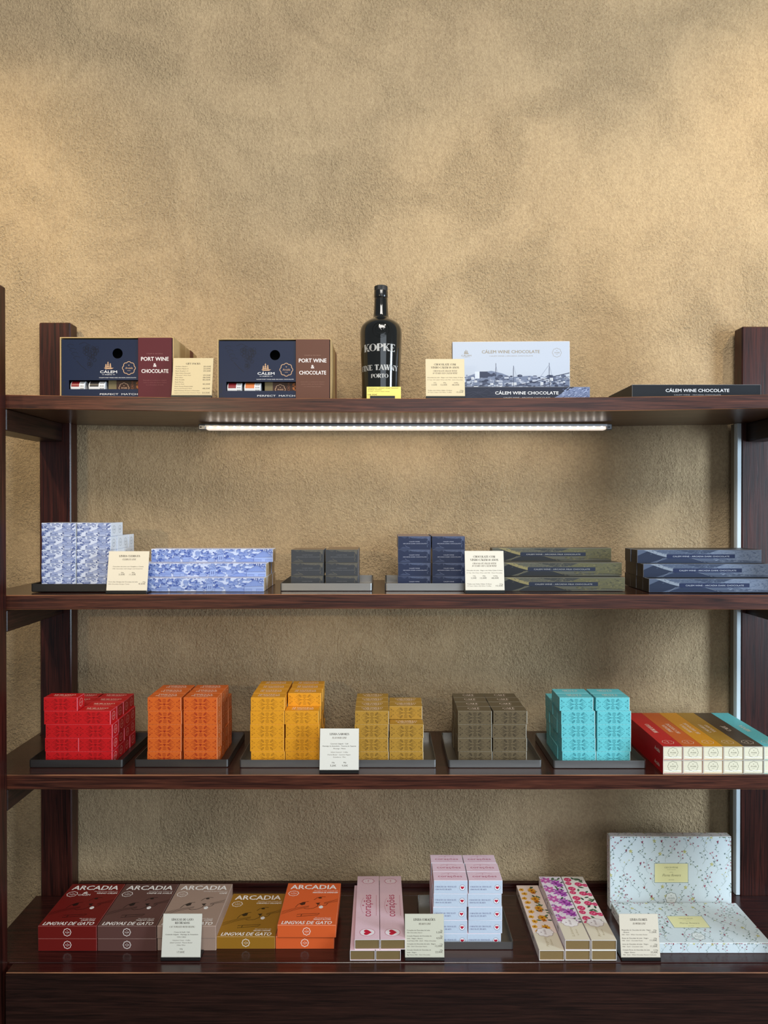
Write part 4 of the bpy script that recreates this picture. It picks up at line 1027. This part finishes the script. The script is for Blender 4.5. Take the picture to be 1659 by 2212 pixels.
for (a_, st, pr) in (('Perfect Match I','B','20,00€'),('Perfect Match II','B','20,00€'),('Pack Kopke I, II','B','29,50€'),('Pack Vinho Moscatel','B',None),('"Moscatel" Wine Pack','I','29,50€'),('Pack Cálem','B','68,50€'),('Pack Arcádia','B','80,00€'),
                     ('Pack Flores','B',None),('Flowers Pack','I','40,00€'),('Pack Flores Preservadas','B',None),('Preserved Flowers Pack','I','48,50€'),('Pack Premium 8 Licor e Chocolate','B',None),('Liquor and Chocolate Premium Pack','I','53,50€')):
    gp.append((st, a_, .07, .07+min(.66, .0195*len(a_)), yy, .023))
    if pr: gp.append(('P', pr, .76, .95, yy+.006, .036))
    yy += .0585 if st == 'I' or pr else .054
price_card('cream gift packs price card between the two navy wine boxes', X(413, 1.412), 1.412, S1(-.38), gp, (210, 192, 152), .0790)
price_card('cream Clerigus line price card in front of the cityscape boxes', X(271.5, 1.412), 1.412, S2-.0008, [('S','LINHA CLERIGUS',.26,.78,.145,.046),('SI','CLERIGUS LINE',.34,.68,.225,.038),
  ('B','Chocolate de Leite com Gengibre e Canela',.12,.88,.395,.024),('I','Milk Chocolate with Ginger and Cinnamon',.12,.86,.45,.024),('B','20g',.33,.40,.545,.024),('B','80g',.60,.67,.545,.024),('P','3,50€',.28,.43,.60,.038),('P','11,50€',.54,.70,.60,.038),
  ('B','Torre dos Clerigus de Chocolate de Leite',.04,.76,.775,.024),('B','60g',.88,.95,.775,.022),('I','Milk Chocolate Clerigus Tower',.04,.56,.83,.024),('P','4,50€',.78,.95,.83,.038)], (226, 216, 194), .0800)
price_card('white flavours line price card overlapping the wide steel tray', X(732, 1.407), 1.407, S3, [('S','LINHA SABORES',.25,.75,.155,.046),('SI','FLAVOURS LINE',.31,.68,.24,.038),
  ('B','Caramelo Salgado · Café',.27,.73,.375,.026),('B','Manteiga de Amendoim · Pimenta de Cayenne',.07,.93,.43,.026),('B','Morango · Menta',.35,.66,.49,.026),('I','Salted Caramel · Coffee',.28,.72,.575,.026),('I','Peanut Butter · Cayenne Pepper',.20,.79,.635,.026),('I','Strawberry · Mint',.34,.66,.69,.026),
  ('B','20g',.31,.38,.82,.028),('B','80g',.61,.68,.82,.028),('P','3,20€',.27,.42,.90,.042),('P','9,50€',.57,.72,.90,.042)], (226, 224, 214))
price_card('white cat tongues price card in front of the taupe box', X(387.5, 1.404), 1.404, S4, [('S','LÍNGUAS DE GATO',.22,.78,.155,.046),('S','RECHEADAS',.31,.69,.23,.046),('SI','CAT TONGUES WITH FILLING',.17,.82,.315,.036),
  ('B','· Creme de Avelã · Café',.28,.70,.43,.026),('B','Caramelo Salgado · Manteiga de Amendoim',.08,.92,.485,.026),('B','· Vinho Cálem ·',.36,.63,.54,.026),('I','Hazelnut Cream · Coffee',.27,.72,.615,.026),('I','Salted Caramel · Peanut Butter',.20,.78,.67,.026),('I','Cálem Wine',.38,.60,.725,.026),
  ('B','160g',.46,.54,.81,.026),('P','17,00€',.40,.59,.89,.042)], (224, 222, 208))
price_card('pale green-grey hearts line price card beside the pink heart boxes', X(918, 1.4035), 1.4035, S4, [('S','LINHA CORAÇÕES',.22,.78,.155,.05),('SI','HEARTS LINE',.35,.66,.245,.038),
  ('B','Corações de Chocolate de Leite',.05,.64,.385,.026),('B','20g',.90,.96,.385,.022),('I','Milk Chocolate Hearts',.05,.44,.44,.026),('P','3,20€',.80,.96,.44,.042),
  ('B','Coração Pequeno de Chocolate de',.05,.68,.515,.026),('B','30g',.90,.96,.515,.022),('B','Leite · Negro · Branco',.05,.45,.57,.026),('P','4,50€',.80,.96,.57,.042),('I','Small Heart Milk · Dark · White Chocolate',.05,.79,.625,.026),
  ('B','Corações de Chocolate de Leite · Negro',.05,.78,.695,.026),('B','110g',.89,.96,.695,.022),('I','Milk · Dark Chocolate Hearts',.05,.56,.75,.026),('P','12,00€',.77,.96,.75,.042),
  ('B','Coração Grande de Chocolate de',.05,.66,.83,.026),('B','230g',.89,.96,.83,.022),('B','Leite · Negro',.05,.29,.885,.026),('P','23,00€',.77,.96,.885,.042),('I','Big Hearts Milk · Dark Chocolate',.05,.64,.94,.026)], (214, 212, 192))
price_card('cream flowers line price card in front of the lying floral box', X(1388, 1.4035), 1.4035, S4, [('S','LINHA FLORES',.28,.72,.155,.05),('SI','FLOWERS LINE',.34,.67,.24,.04),
  ('B','Margaridas de Chocolate de Leite · Negro',.05,.80,.38,.026),('B','100g',.86,.94,.38,.022),('B','· Branco',.07,.24,.43,.026),('P','11,00€',.76,.94,.435,.042),('I','Milk · Dark · White Chocolate Daisies',.05,.70,.485,.026),
  ('B','Rosas de Chocolate de Leite · Negro',.05,.72,.565,.026),('B','100g',.86,.94,.565,.022),('I','Milk · Dark · Chocolate Roses',.05,.57,.62,.026),('P','11,00€',.76,.94,.62,.042),
  ('B','Lírios de Chocolate de Leite · Negro',.05,.71,.70,.026),('B','100g',.86,.94,.70,.022),('I','Milk · Dark · Chocolate Lilies',.05,.57,.755,.026),('P','11,00€',.76,.94,.755,.042),
  ('B','Coleção Flores de Chocolate de Leite',.05,.74,.83,.026),('B','3x100g',.83,.95,.83,.022),('B','· Negro · Branco',.07,.36,.885,.026),('P','33,00€',.76,.94,.89,.042),('I','Milk · Dark · White Chocolate Flowers Collection',.05,.90,.94,.026)], (224, 214, 194))

# ------------------------------------------------------------------ port wine gift boxes
KR = carton((196, 166, 116), .6, .08, 120)
NAVY = (15, 31, 60)
def hole_panel(m, w_, h, y, cx, cz, r, win, mt):
    """flat front panel with a round hole and a rectangular window, 1 mm thick"""
    x0, x1, z0, z1 = win
    def q(a, b, c, d): m.box(a, y, b, c, y+.001, d, mt)
    s = r*1.25
    q(0, 0, w_, z0); q(0, z0, x0, z1); q(x1, z0, w_, z1) if x1 < w_-1e-6 else None
    q(0, z1, w_, cz-s); q(0, cz+s, w_, h); q(0, cz-s, cx-s, cz+s); q(cx+s, cz-s, w_, cz+s)
    n = 32; vs = []; 
    for i in range(n):
        a = 2*math.pi*i/n; c, d = math.cos(a), math.sin(a); k = s/max(abs(c), abs(d))
        vs += [(cx+r*c, y, cz+r*d), (cx+k*c, y, cz+k*d), (cx+r*c, y+.001, cz+r*d)]
    fs = []
    for i in range(n):
        j = (i+1) % n; fs += [[3*i+1, 3*j+1, 3*j, 3*i][::-1], [3*i, 3*j, 3*j+2, 3*i+2]]
    m.add(vs, fs, mt)
def wine_gift(x0, sleeve_c, depth_boxes, label, sleeve_word, grape=True):
    W, H, D = .2262, .1238, .088; z = S1(x0+W/2)+.0002
    root = empty('wine_gift_box', (x0, Y(1.44), z)); tag(root, label, 'gift box', 'wine and chocolate gift boxes')
    m = MB(); th = .0016
    m.box(0, 0, 0, W, D, th, KR); m.box(0, 0, H-th, W, D, H, KR); m.box(0, 0, th, th, D, H-th, KR); m.box(W-th, 0, th, W, D, H-th, KR); m.box(th, D-th, th, W-th, D, H-th, KR)
    m.build('outer_box', root)
    m = MB(); iw = W-.0055; ih = H-.0062; nv = carton(NAVY, .4, .06)
    win = (.0145, .1545, .0185, .0365)
    sub = MB(); hole_panel(sub, iw, ih, .0016, .1115, ih-.028, .0102, win, nv)
    m.mats = sub.mats; m.v = [(v[0]+.0026, v[1], v[2]+.0020) for v in sub.v]; m.f = sub.f; m.mi = sub.mi
    m.box(.0026, .0028, .0020, .0036, .0866-.006, ih, mat((12, 14, 20), .6)); m.box(.0026+iw-.001, .0028, .002, .0026+iw, .08, ih, mat((12, 14, 20), .6))
    m.box(.0038, .060, .0020, .0020+iw, .062, ih, mat((12, 12, 14), .7)); m.box(.0038, .0030, .0022, .002+iw, .0598, .0042, mat((14, 14, 18), .7))
    m.box(.0038, .0030, .0605, .002+iw, .0598, .0615, mat((12, 12, 14), .7))
    a = Art(); GO = (196, 158, 124); WH = (228, 228, 230); gl = (9, 16, 32)
    rnd = random.Random(8)
    if grape:
        for k in range(46):
            f = rnd.random(); a.ring(.058+rnd.uniform(-.016, .016)*(1-f*.7), .104-.04*f, .0032, .0032, .0004, gl, 12)
        a.line([(.035, .108), (.045, .112), (.058, .106)], .0006, gl); a.line([(.03, .075), (.04, .064), (.05, .056)], .0008, gl)
        for k in range(4): a.ring(.018+k*.004, .105-k*.008, .006, .003, .0005, gl, 12, a0=0, a1=260)
        for k in range(10): a.leaf(rnd.uniform(.001, .006), rnd.uniform(.004, .03), .006, .002, rnd.uniform(0, 2), (26, 36, 52))
    calem(a, .0935, .0505, .034, GO, WH)
    a.badge(.1340, .0605, .0112, GO, wd=.0013); a.text('CALEM PORT WINE AND ARCADIA CHOCOLATE', .0745, .1485, .0405, .0017, WH, bold=.006)
    a.text('PERFECT  MATCH', .0760, .1515, .0070, .0032, WH, bold=.006)
    m.art(a, (.0026, .0016, .0020), (1, 0, 0), (0, 0, 1), rough=.4)
    m.build('inner_box', root)
    m = MB(); sx0, sx1 = .1558, .2230
    m.box(sx0, -.0012, .0004, sx1, .0012, H-.0012, carton(sleeve_c, .45, .03), .0004)
    a = Art(); sw = sx1-sx0
    a.text('CÁLEM & ARCÁDIA', sw*.25, sw*.74, .0895, .0022, mixc(sleeve_c, (230, 200, 180), .35))
    a.text('PORT WINE', sw*.09, sw*.91, .0765, .0076, (238, 232, 230), bold=.012); a.text('&', sw*.45, sw*.55, .0645, .0072, (238, 232, 230), bold=.012)
    a.text('CHOCOLATE', sw*.10, sw*.90, .0525, .0074, (238, 232, 230), bold=.012)
    for q, s_ in enumerate(('Descubra a sedutora relação', 'entre o vinho do Porto Cálem', 'e o chocolate Arcádia')):
        wd = (.70, .68, .52)[q]; a.text(s_, sw*(.5-wd/2), sw*(.5+wd/2), .0370-q*.0046, .0019, mixc(sleeve_c, (220, 180, 160), .32))
    m.art(a, (sx0, -.0012, 0), (1, 0, 0), (0, 0, 1))
    m.build('sleeve', root)
    return root, z
def window_goods(x0, z, which, capc):
    # two miniature bottles lying behind the window and a chocolate packet beside them
    for k, (cx, w_, lc) in enumerate(((.0320, .029, (128, 30, 36)), (.0705 if which == 'burgundy' else .068, .033, capc))):
        m = MB(); r = .0125; n = 24; vs = []; L = w_
        m2 = []
        m.lathe([(0.0001, 0), (r*.9, 0), (r, .001), (r, L-.001), (r*.9, L), (0.0001, L)], mat((222, 224, 226), .35), 28)
        # printed band
        for i in range(28):
            a0 = 2*math.pi*i/28; a1 = 2*math.pi*(i+1)/28; rr = r+.0002
            for (l0, l1, c) in ((L*.08, L*.62, lc),):
                if math.cos((a0+a1)/2) < -.0 :
                    m.add([(rr*math.cos(a0), rr*math.sin(a0), l0), (rr*math.cos(a1), rr*math.sin(a1), l0), (rr*math.cos(a1), rr*math.sin(a1), l1), (rr*math.cos(a0), rr*math.sin(a0), l1)], [[0,1,2,3]], mat(c, .4))
            if i % 2 == 0:
                for q in range(4):
                    l0 = L*(.70+.065*q); m.add([(rr*math.cos(a0), rr*math.sin(a0), l0), (rr*math.cos(a1), rr*math.sin(a1), l0), (rr*math.cos(a1), rr*math.sin(a1), l0+L*.03), (rr*math.cos(a0), rr*math.sin(a0), l0+L*.03)], [[0,1,2,3]], mat((90, 92, 96), .4))
        o = m.build('miniature_bottle', None, (x0+cx-L/2, Y(1.44)+.018, z+.0258)); o.rotation_euler = (0, R(90), 0)
        o.rotation_euler = (R(0), R(90), 0)
        o.location.z = z+.0262; o.location.x = x0+cx-L/2
        tag(o, 'white miniature bottle with %s band in the %s-sleeved gift box window' % (('red', 'orange' if which != 'burgundy' else 'black')[k], which), 'bottle', 'miniature bottles in the gift boxes')
    m = MB(); px0, px1 = .092, .160
    m.box(px0, .012, .0044, px1, .022, .044, carton((58, 34, 28), .35), .001)
    a = Art(); a.rect(0, .001, .016, .039, (116, 104, 74)); a.badge(.031, .020, .0088, (210, 170, 140), wd=.0009)
    a.text('ARCÁDIA', -.012, .012, 0, .0042, (150, 92, 62), rot=R(90), org=(.050, .022))
    for k in range(5): a.ell(.058+.004*(k % 2), .014+k*.004, .0035, .0022, (170, 100, 50), 9, k)
    m.art(a, (px0, .012, .0044), (1, 0, 0), (0, 0, 1))
    o = m.build('chocolate_packet', None, (x0, Y(1.44), z+.0003)); tag(o, 'brown chocolate packet seen in the window of the %s-sleeved gift box' % which, 'chocolate')
x0 = X(130.5, 1.44)
r_, z_ = wine_gift(x0, (86, 28, 38), 1, 'navy port wine gift box with burgundy sleeve, left of the gift packs card', 'burgundy'); window_goods(x0, z_, 'burgundy', (52, 50, 50))
x0 = X(470.5, 1.44)
r_, z_ = wine_gift(x0, (96, 60, 46), 1, 'navy port wine gift box with brown sleeve, between price card and bottle', 'brown'); window_goods(x0, z_, 'brown', (206, 116, 60))
# second kraft boxes directly behind, only their ends show
for px, wh in ((130.5, 'burgundy'), (470.5, 'brown')):
    x0 = X(px, 1.44); z = S1(x0+.113)+.0002
    root = empty('wine_gift_box', (x0+.0004, Y(1.5295), z)); tag(root, 'kraft gift box standing directly behind the %s-sleeved one' % wh, 'gift box', 'wine and chocolate gift boxes')
    m = MB(); m.box(0, .002, 0, .2262, .0880, .1236, KR, .0005, mat((150, 120, 80))); m.build('outer_box', root)
    m = MB(); m.box(.1558, .0002, .001, .2230, .0019, .1230, carton((86, 28, 38) if wh == 'burgundy' else (96, 60, 46))); m.box(.2263, .030, .0, .2270, .055, .1237, carton((110, 60, 44))); m.build('sleeve', root)

# ------------------------------------------------------------------ wine bottle
bx, bD = X(823, 1.480), 1.480; bz = S1(0)+.0004
bot = empty('wine_bottle', (bx, Y(bD), bz)); tag(bot, 'tall black port wine bottle with white lettering on the top shelf', 'bottle')
m = bpy.data.materials.new('black_bottle_glass'); m.use_nodes = True
b = m.node_tree.nodes['Principled BSDF']; b.inputs['Base Color'].default_value = (.006, .006, .005, 1); b.inputs['Roughness'].default_value = .06; b.inputs['Coat Weight'].default_value = .6; b.inputs['Coat Roughness'].default_value = .03
GLS = m
k_ = 1/7.9/1054; TOPZ = .2408
def pz(y): return TOPZ-(y-130)*k_
prof = [(.0001, 0), (.028, 0), (.0380, .0012), (.0392, .004)]
for y, hw in ((1900, 327), (1700, 330), (1500, 338), (1300, 347), (1150, 354), (1000, 359), (940, 359), (890, 355), (850, 345), (810, 325), (775, 295), (745, 258), (720, 215), (700, 180), (680, 152), (660, 136), (630, 128), (560, 121), (450, 116), (330, 112)):
    prof.append((hw*k_*1.0, pz(y)))
m = MB(); m.lathe(prof, GLS, 72); m.build('glass_body', bot, smooth=True)
m = MB(); CAPM = mat((20, 20, 21), .22, coat=.4)
m.lathe([(112.5*k_, pz(332)), (117*k_, pz(322)), (118*k_, pz(300)), (118*k_, pz(225)), (115*k_, pz(216)), (112*k_, pz(214))], CAPM, 48); 
m.lathe([(113*k_, pz(450)), (113.2*k_, pz(330)), (112.5*k_, pz(330))], CAPM, 48)
m.build('neck_collar', bot, smooth=True)
m = MB(); CP = mat((30, 30, 31), .4); n = 96; pr = [(112, 214), (113, 205), (114, 150), (110, 138), (96, 131), (0.5, 130)]
vs = []; fs = []
for j, (r, y) in enumerate(pr):
    for i in range(n):
        a = 2*math.pi*i/n; rr = r*k_*(1.0-(.022 if i % 2 and j in (1, 2) else 0)); vs.append((rr*math.cos(a), rr*math.sin(a), pz(y)))
for j in range(len(pr)-1):
    for i in range(n): fs.append([j*n+i, j*n+(i+1) % n, (j+1)*n+(i+1) % n, (j+1)*n+i])
m.add(vs, fs, CP); m.build('stopper', bot)
def rad(z):
    for (r0, z0), (r1, z1) in zip(prof[:-1], prof[1:]):
        if z0 <= z <= z1 and z1 > z0: return r0+(r1-r0)*(z-z0)/(z1-z0)
    return .037
def wrap(a, cm, name, lift=.0002, rough=.5, cut=.0035):
    m = MB(); 
    for vs, fs, c, ly in a.items:
        out = []
        for (u, z) in vs:
            r = rad(z)+lift; th = u/.0385; out.append((r*math.sin(th), -r*math.cos(th), z))
        m.add(out, fs, cm)
    return m.build(name, bot)
SIL = mat((178, 178, 176), .5)
a = Art()
def bser(s_, xl, xr, y0, y1, heavy=1.35):
    # px positions in the zoomed photograph (centre 659)
    f = lambda p: math.asin(max(-.97, min(.97, (p-659)*k_/.0392)))*.0385
    a.serif(s_, f(xl), f(xr), pz(y1), pz(y0)-pz(y1), (1, 1, 1), heavy=heavy)
bser('KOPKE', 398, 878, 1185, 1300); bser('FINE TAWNY', 355, 930, 1530, 1615); bser('PORTO', 495, 778, 1680, 1742)
a.rect(-.0185, pz(1255), -.0178, pz(1200), (1, 1, 1))
wrap(a, SIL, 'printed_lettering')
a = Art(); zc = pz(950); cxx = -.0002
for rr, wd in ((.0155, .0009), (.0100, .0008)):
    a.ring(cxx, zc, rr, rr, wd, (1, 1, 1), 40)
a.text('CNK', -.0070, .0070, zc-.0035, .0075, (1, 1, 1), bold=.02); a.text('KOPKE', -.008, .008, zc-.0140, .0028, (1, 1, 1), bold=.02)
o = wrap(a, GLS, 'embossed_seal', .0007); 

# yellow bottle tag
root = empty('price_tag', (X(829, 1.425), Y(1.4250), S1(0)+.0002)); tag(root, 'small yellow price tag in front of the port bottle', 'price tag')
m = MB(); m.box(-.0338, 0, .0014, .0338, .0008, .0265, carton((238, 222, 120), .5, .02), .0002)
a = Art(); a.text('GARRAFA VINHO FINE TAWNY', .003, .063, .0215, .0017, (40, 36, 24), bold=.01); a.text('KOPKE TAWNY', .003, .030, .0182, .0017, (40, 36, 24), bold=.01); a.text('KOPKE TAWNY PORT WINE', .003, .045, .0150, .0015, (60, 54, 34), shear=.2); a.text('18,00€', .003, .021, .0080, .0030, (40, 36, 24))
m.art(a, (-.0338, 0, .0014), (1, 0, 0), (0, 0, 1)); m.build('tag_card', root)
m = MB(); m.box(-.030, -.0012, 0, .030, .012, .0013, mat((20, 20, 20), .3), .0003); m.box(-.027, -.0012, .0013, .022, -.0003, .0085, mat((20, 20, 20), .3), .0002); m.build('tag_holder', root)

# ------------------------------------------------------------------ wine chocolate boxes on the top shelf
def silver_box():
    W, H, D = .2435, .1320, .016
    root = MB(); m = root; pap = (184, 193, 208)
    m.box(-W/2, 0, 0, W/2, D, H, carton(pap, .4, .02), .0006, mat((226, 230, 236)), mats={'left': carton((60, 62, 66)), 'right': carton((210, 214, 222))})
    a = Art(); GO = (150, 140, 122); rnd = random.Random(21); dk, md, lt = (52, 60, 84), (112, 124, 150), (170, 180, 200)
    calem(a, W*.118, H*.77, W*.085, GO, GO)
    a.text('CÁLEM WINE CHOCOLATE', W*.25, W*.745, H*.815, .0064, GO, bold=.016); a.text('CALEM WINE | ARCADIA CHOCOLATE', W*.315, W*.685, H*.765, .0020, GO)
    a.badge(W*.89, H*.82, .0082, GO, wd=.0006)
    base = H*.16
    a.poly([(0, base), (W, base), (W, H*.40), (W*.9, H*.44), (W*.8, H*.40), (W*.66, H*.46), (W*.5, H*.44), (W*.42, H*.50), (W*.33, H*.54), (W*.2, H*.50), (W*.1, H*.44), (0, H*.36)], md)
    a.layer = 1
    for k in range(170):
        x = rnd.uniform(.0, 1)*W; y = rnd.uniform(.18, .46)*H; s_ = rnd.uniform(.002, .006)
        c = rnd.choice((dk, mixc(dk, md, .5), mixc(dk, md, .3), lt)); a.ell(x, y, s_, s_*.5, c, 8)
    a.layer = 2
    for k in range(90):
        x = rnd.uniform(.02, .97)*W; y = rnd.uniform(.17, .42)*H; w2 = rnd.uniform(.003, .010); h2 = rnd.uniform(.002, .007)
        c = rnd.choice(((216, 222, 232), (190, 198, 214), (150, 160, 184))); a.rect(x, y, x+w2, y+h2, c); a.layer = 3
        a.poly([(x-.0005, y+h2), (x+w2+.0005, y+h2), (x+w2*.8, y+h2+.0016), (x+w2*.2, y+h2+.0016)], rnd.choice((dk, md)))
        for q in range(int(w2/.0016)): a.rect(x+.0005+q*.0016, y+h2*.3, x+.0011+q*.0016, y+h2*.65, dk)
        a.layer = 2
    a.layer = 4; a.rect(W*.19, H*.42, W*.23, H*.53, (206, 214, 228)); a.rect(W*.23, H*.43, W*.30, H*.53, dk)
    for k in range(16): a.ell(W*(.30+.004*k), H*(.48+rnd.uniform(-.02, .02)), .003, .0022, dk, 8)
    a.rect(0, H*.10, W, base, (176, 184, 202)); a.layer = 5
    for k in range(60): x = rnd.uniform(0, W*.95); y = rnd.uniform(.10, .17)*H; a.rect(x, y, x+rnd.uniform(.002, .008), y+.0005, rnd.choice((dk, md, (226, 230, 238))))
    for mx in (.37, .52, .825):
        a.rect(W*mx-.0005, H*.12, W*mx+.0004, H*(.66 if mx != .52 else .62), dk)
        a.line([(W*mx, H*.62), (W*(mx+.035), H*.38)], .0003, md); a.line([(W*mx, H*.62), (W*(mx-.02), H*.3)], .0003, md)
    a.line([(W*.82, H*.62), (W*.74, H*.42)], .0004, md)
    # bridge: upper deck, arch, lattice
    a.layer = 6; dkx = [(W*.53, H*.30), (W*.70, H*.36), (W*.85, H*.44), (W, H*.50)]
    a.line(dkx, .0016, dk)
    arc = [(W*(.68+.32*q/10), H*(.15+.29*math.sin(math.pi/2*q/10))) for q in range(11)]; arc2 = [(x+.004, y-.006) for x, y in arc]
    a.line(arc, .0009, dk); a.line(arc2, .0009, md)
    for q in range(10): a.line([arc[q], arc2[q+1]], .0004, dk); a.line([arc2[q], arc[q+1]], .0004, dk)
    for q in range(2, 9): x = arc[q][0]; a.line([arc[q], (x, H*(.36+.14*(x/W-.7)/.3))], .0005, md)
    a.clip(.0006, .0006, W-.0006, H-.0006)
    m.art(a, (-W/2, 0, 0), (1, 0, 0), (0, 0, 1), rough=.4)
    return m.build('wine_chocolate_box')
o = silver_box(); o.location = (X(1104.5, 1.500), Y(1.500), S1(.26)+.0003); o.rotation_euler = (R(-.5), R(-.35), 0)
tag(o, 'pale silver box with river city picture standing upright on the top shelf', 'box')
def flat_wine(W, D, H, base, pic):
    m = MB(); m.box(-W/2, 0, 0, W/2, D, H, carton(base, .35), .0005, mat((150, 152, 156), .4), mats={'left': carton((36, 35, 36), .45)})
    a = Art(); rnd = random.Random(31)
    if pic:
        for k in range(14): a.line([(W*.02*k, H*rnd.uniform(.2, .9)), (W*(.02*k+.08), H*rnd.uniform(.1, .9))], .0005, mixc(base, (120, 120, 140), .3))
        a.layer = 1; a.poly([(W*.70, H*.05), (W*.79, H*.55), (W*.88, H*.97), (W*.998, H*.97), (W*.998, H*.05)], (112, 124, 156)); a.layer = 2
        for k in range(120):
            x = rnd.uniform(.78, .99)*W; y = rnd.uniform(.1, .9)*H; s_ = rnd.uniform(.001, .004); a.ell(x, y, s_, s_*.3, rnd.choice(((70, 82, 116), (150, 162, 192), (88, 100, 134))), 6, .5)
    a.layer = 3; c = (230, 230, 232)
    a.text('CÁLEM WINE CHOCOLATE', W*.26, W*.755, H*.42, .0060, c, bold=.02); a.text('CALEM WINE - ARCADIA CHOCOLATE', W*.325, W*.69, H*.15, .0020, (180, 180, 184))
    a.clip(.0005, .0005, W-.0005, H-.0005)
    m.art(a, (-W/2, 0, 0), (1, 0, 0), (0, 0, 1), rough=.38)
    return m.build('wine_chocolate_box')
o = flat_wine(.2535, .060, .0262, (38, 42, 58), True); o.location = (X(1274, 1.43)-.2535/2, Y(1.4300), S1(.28)+.0002)
tag(o, 'dark blue wine chocolate box lying in front of the silver box', 'box')
o = flat_wine(.2535, .150, .0250, (26, 29, 34), False); o.location = (X(1365, 1.425)+.2535/2, Y(1.4250), S1(.62)+.0018-.0012)
tag(o, 'black wine chocolate box lying alone at right end of the top shelf', 'box')
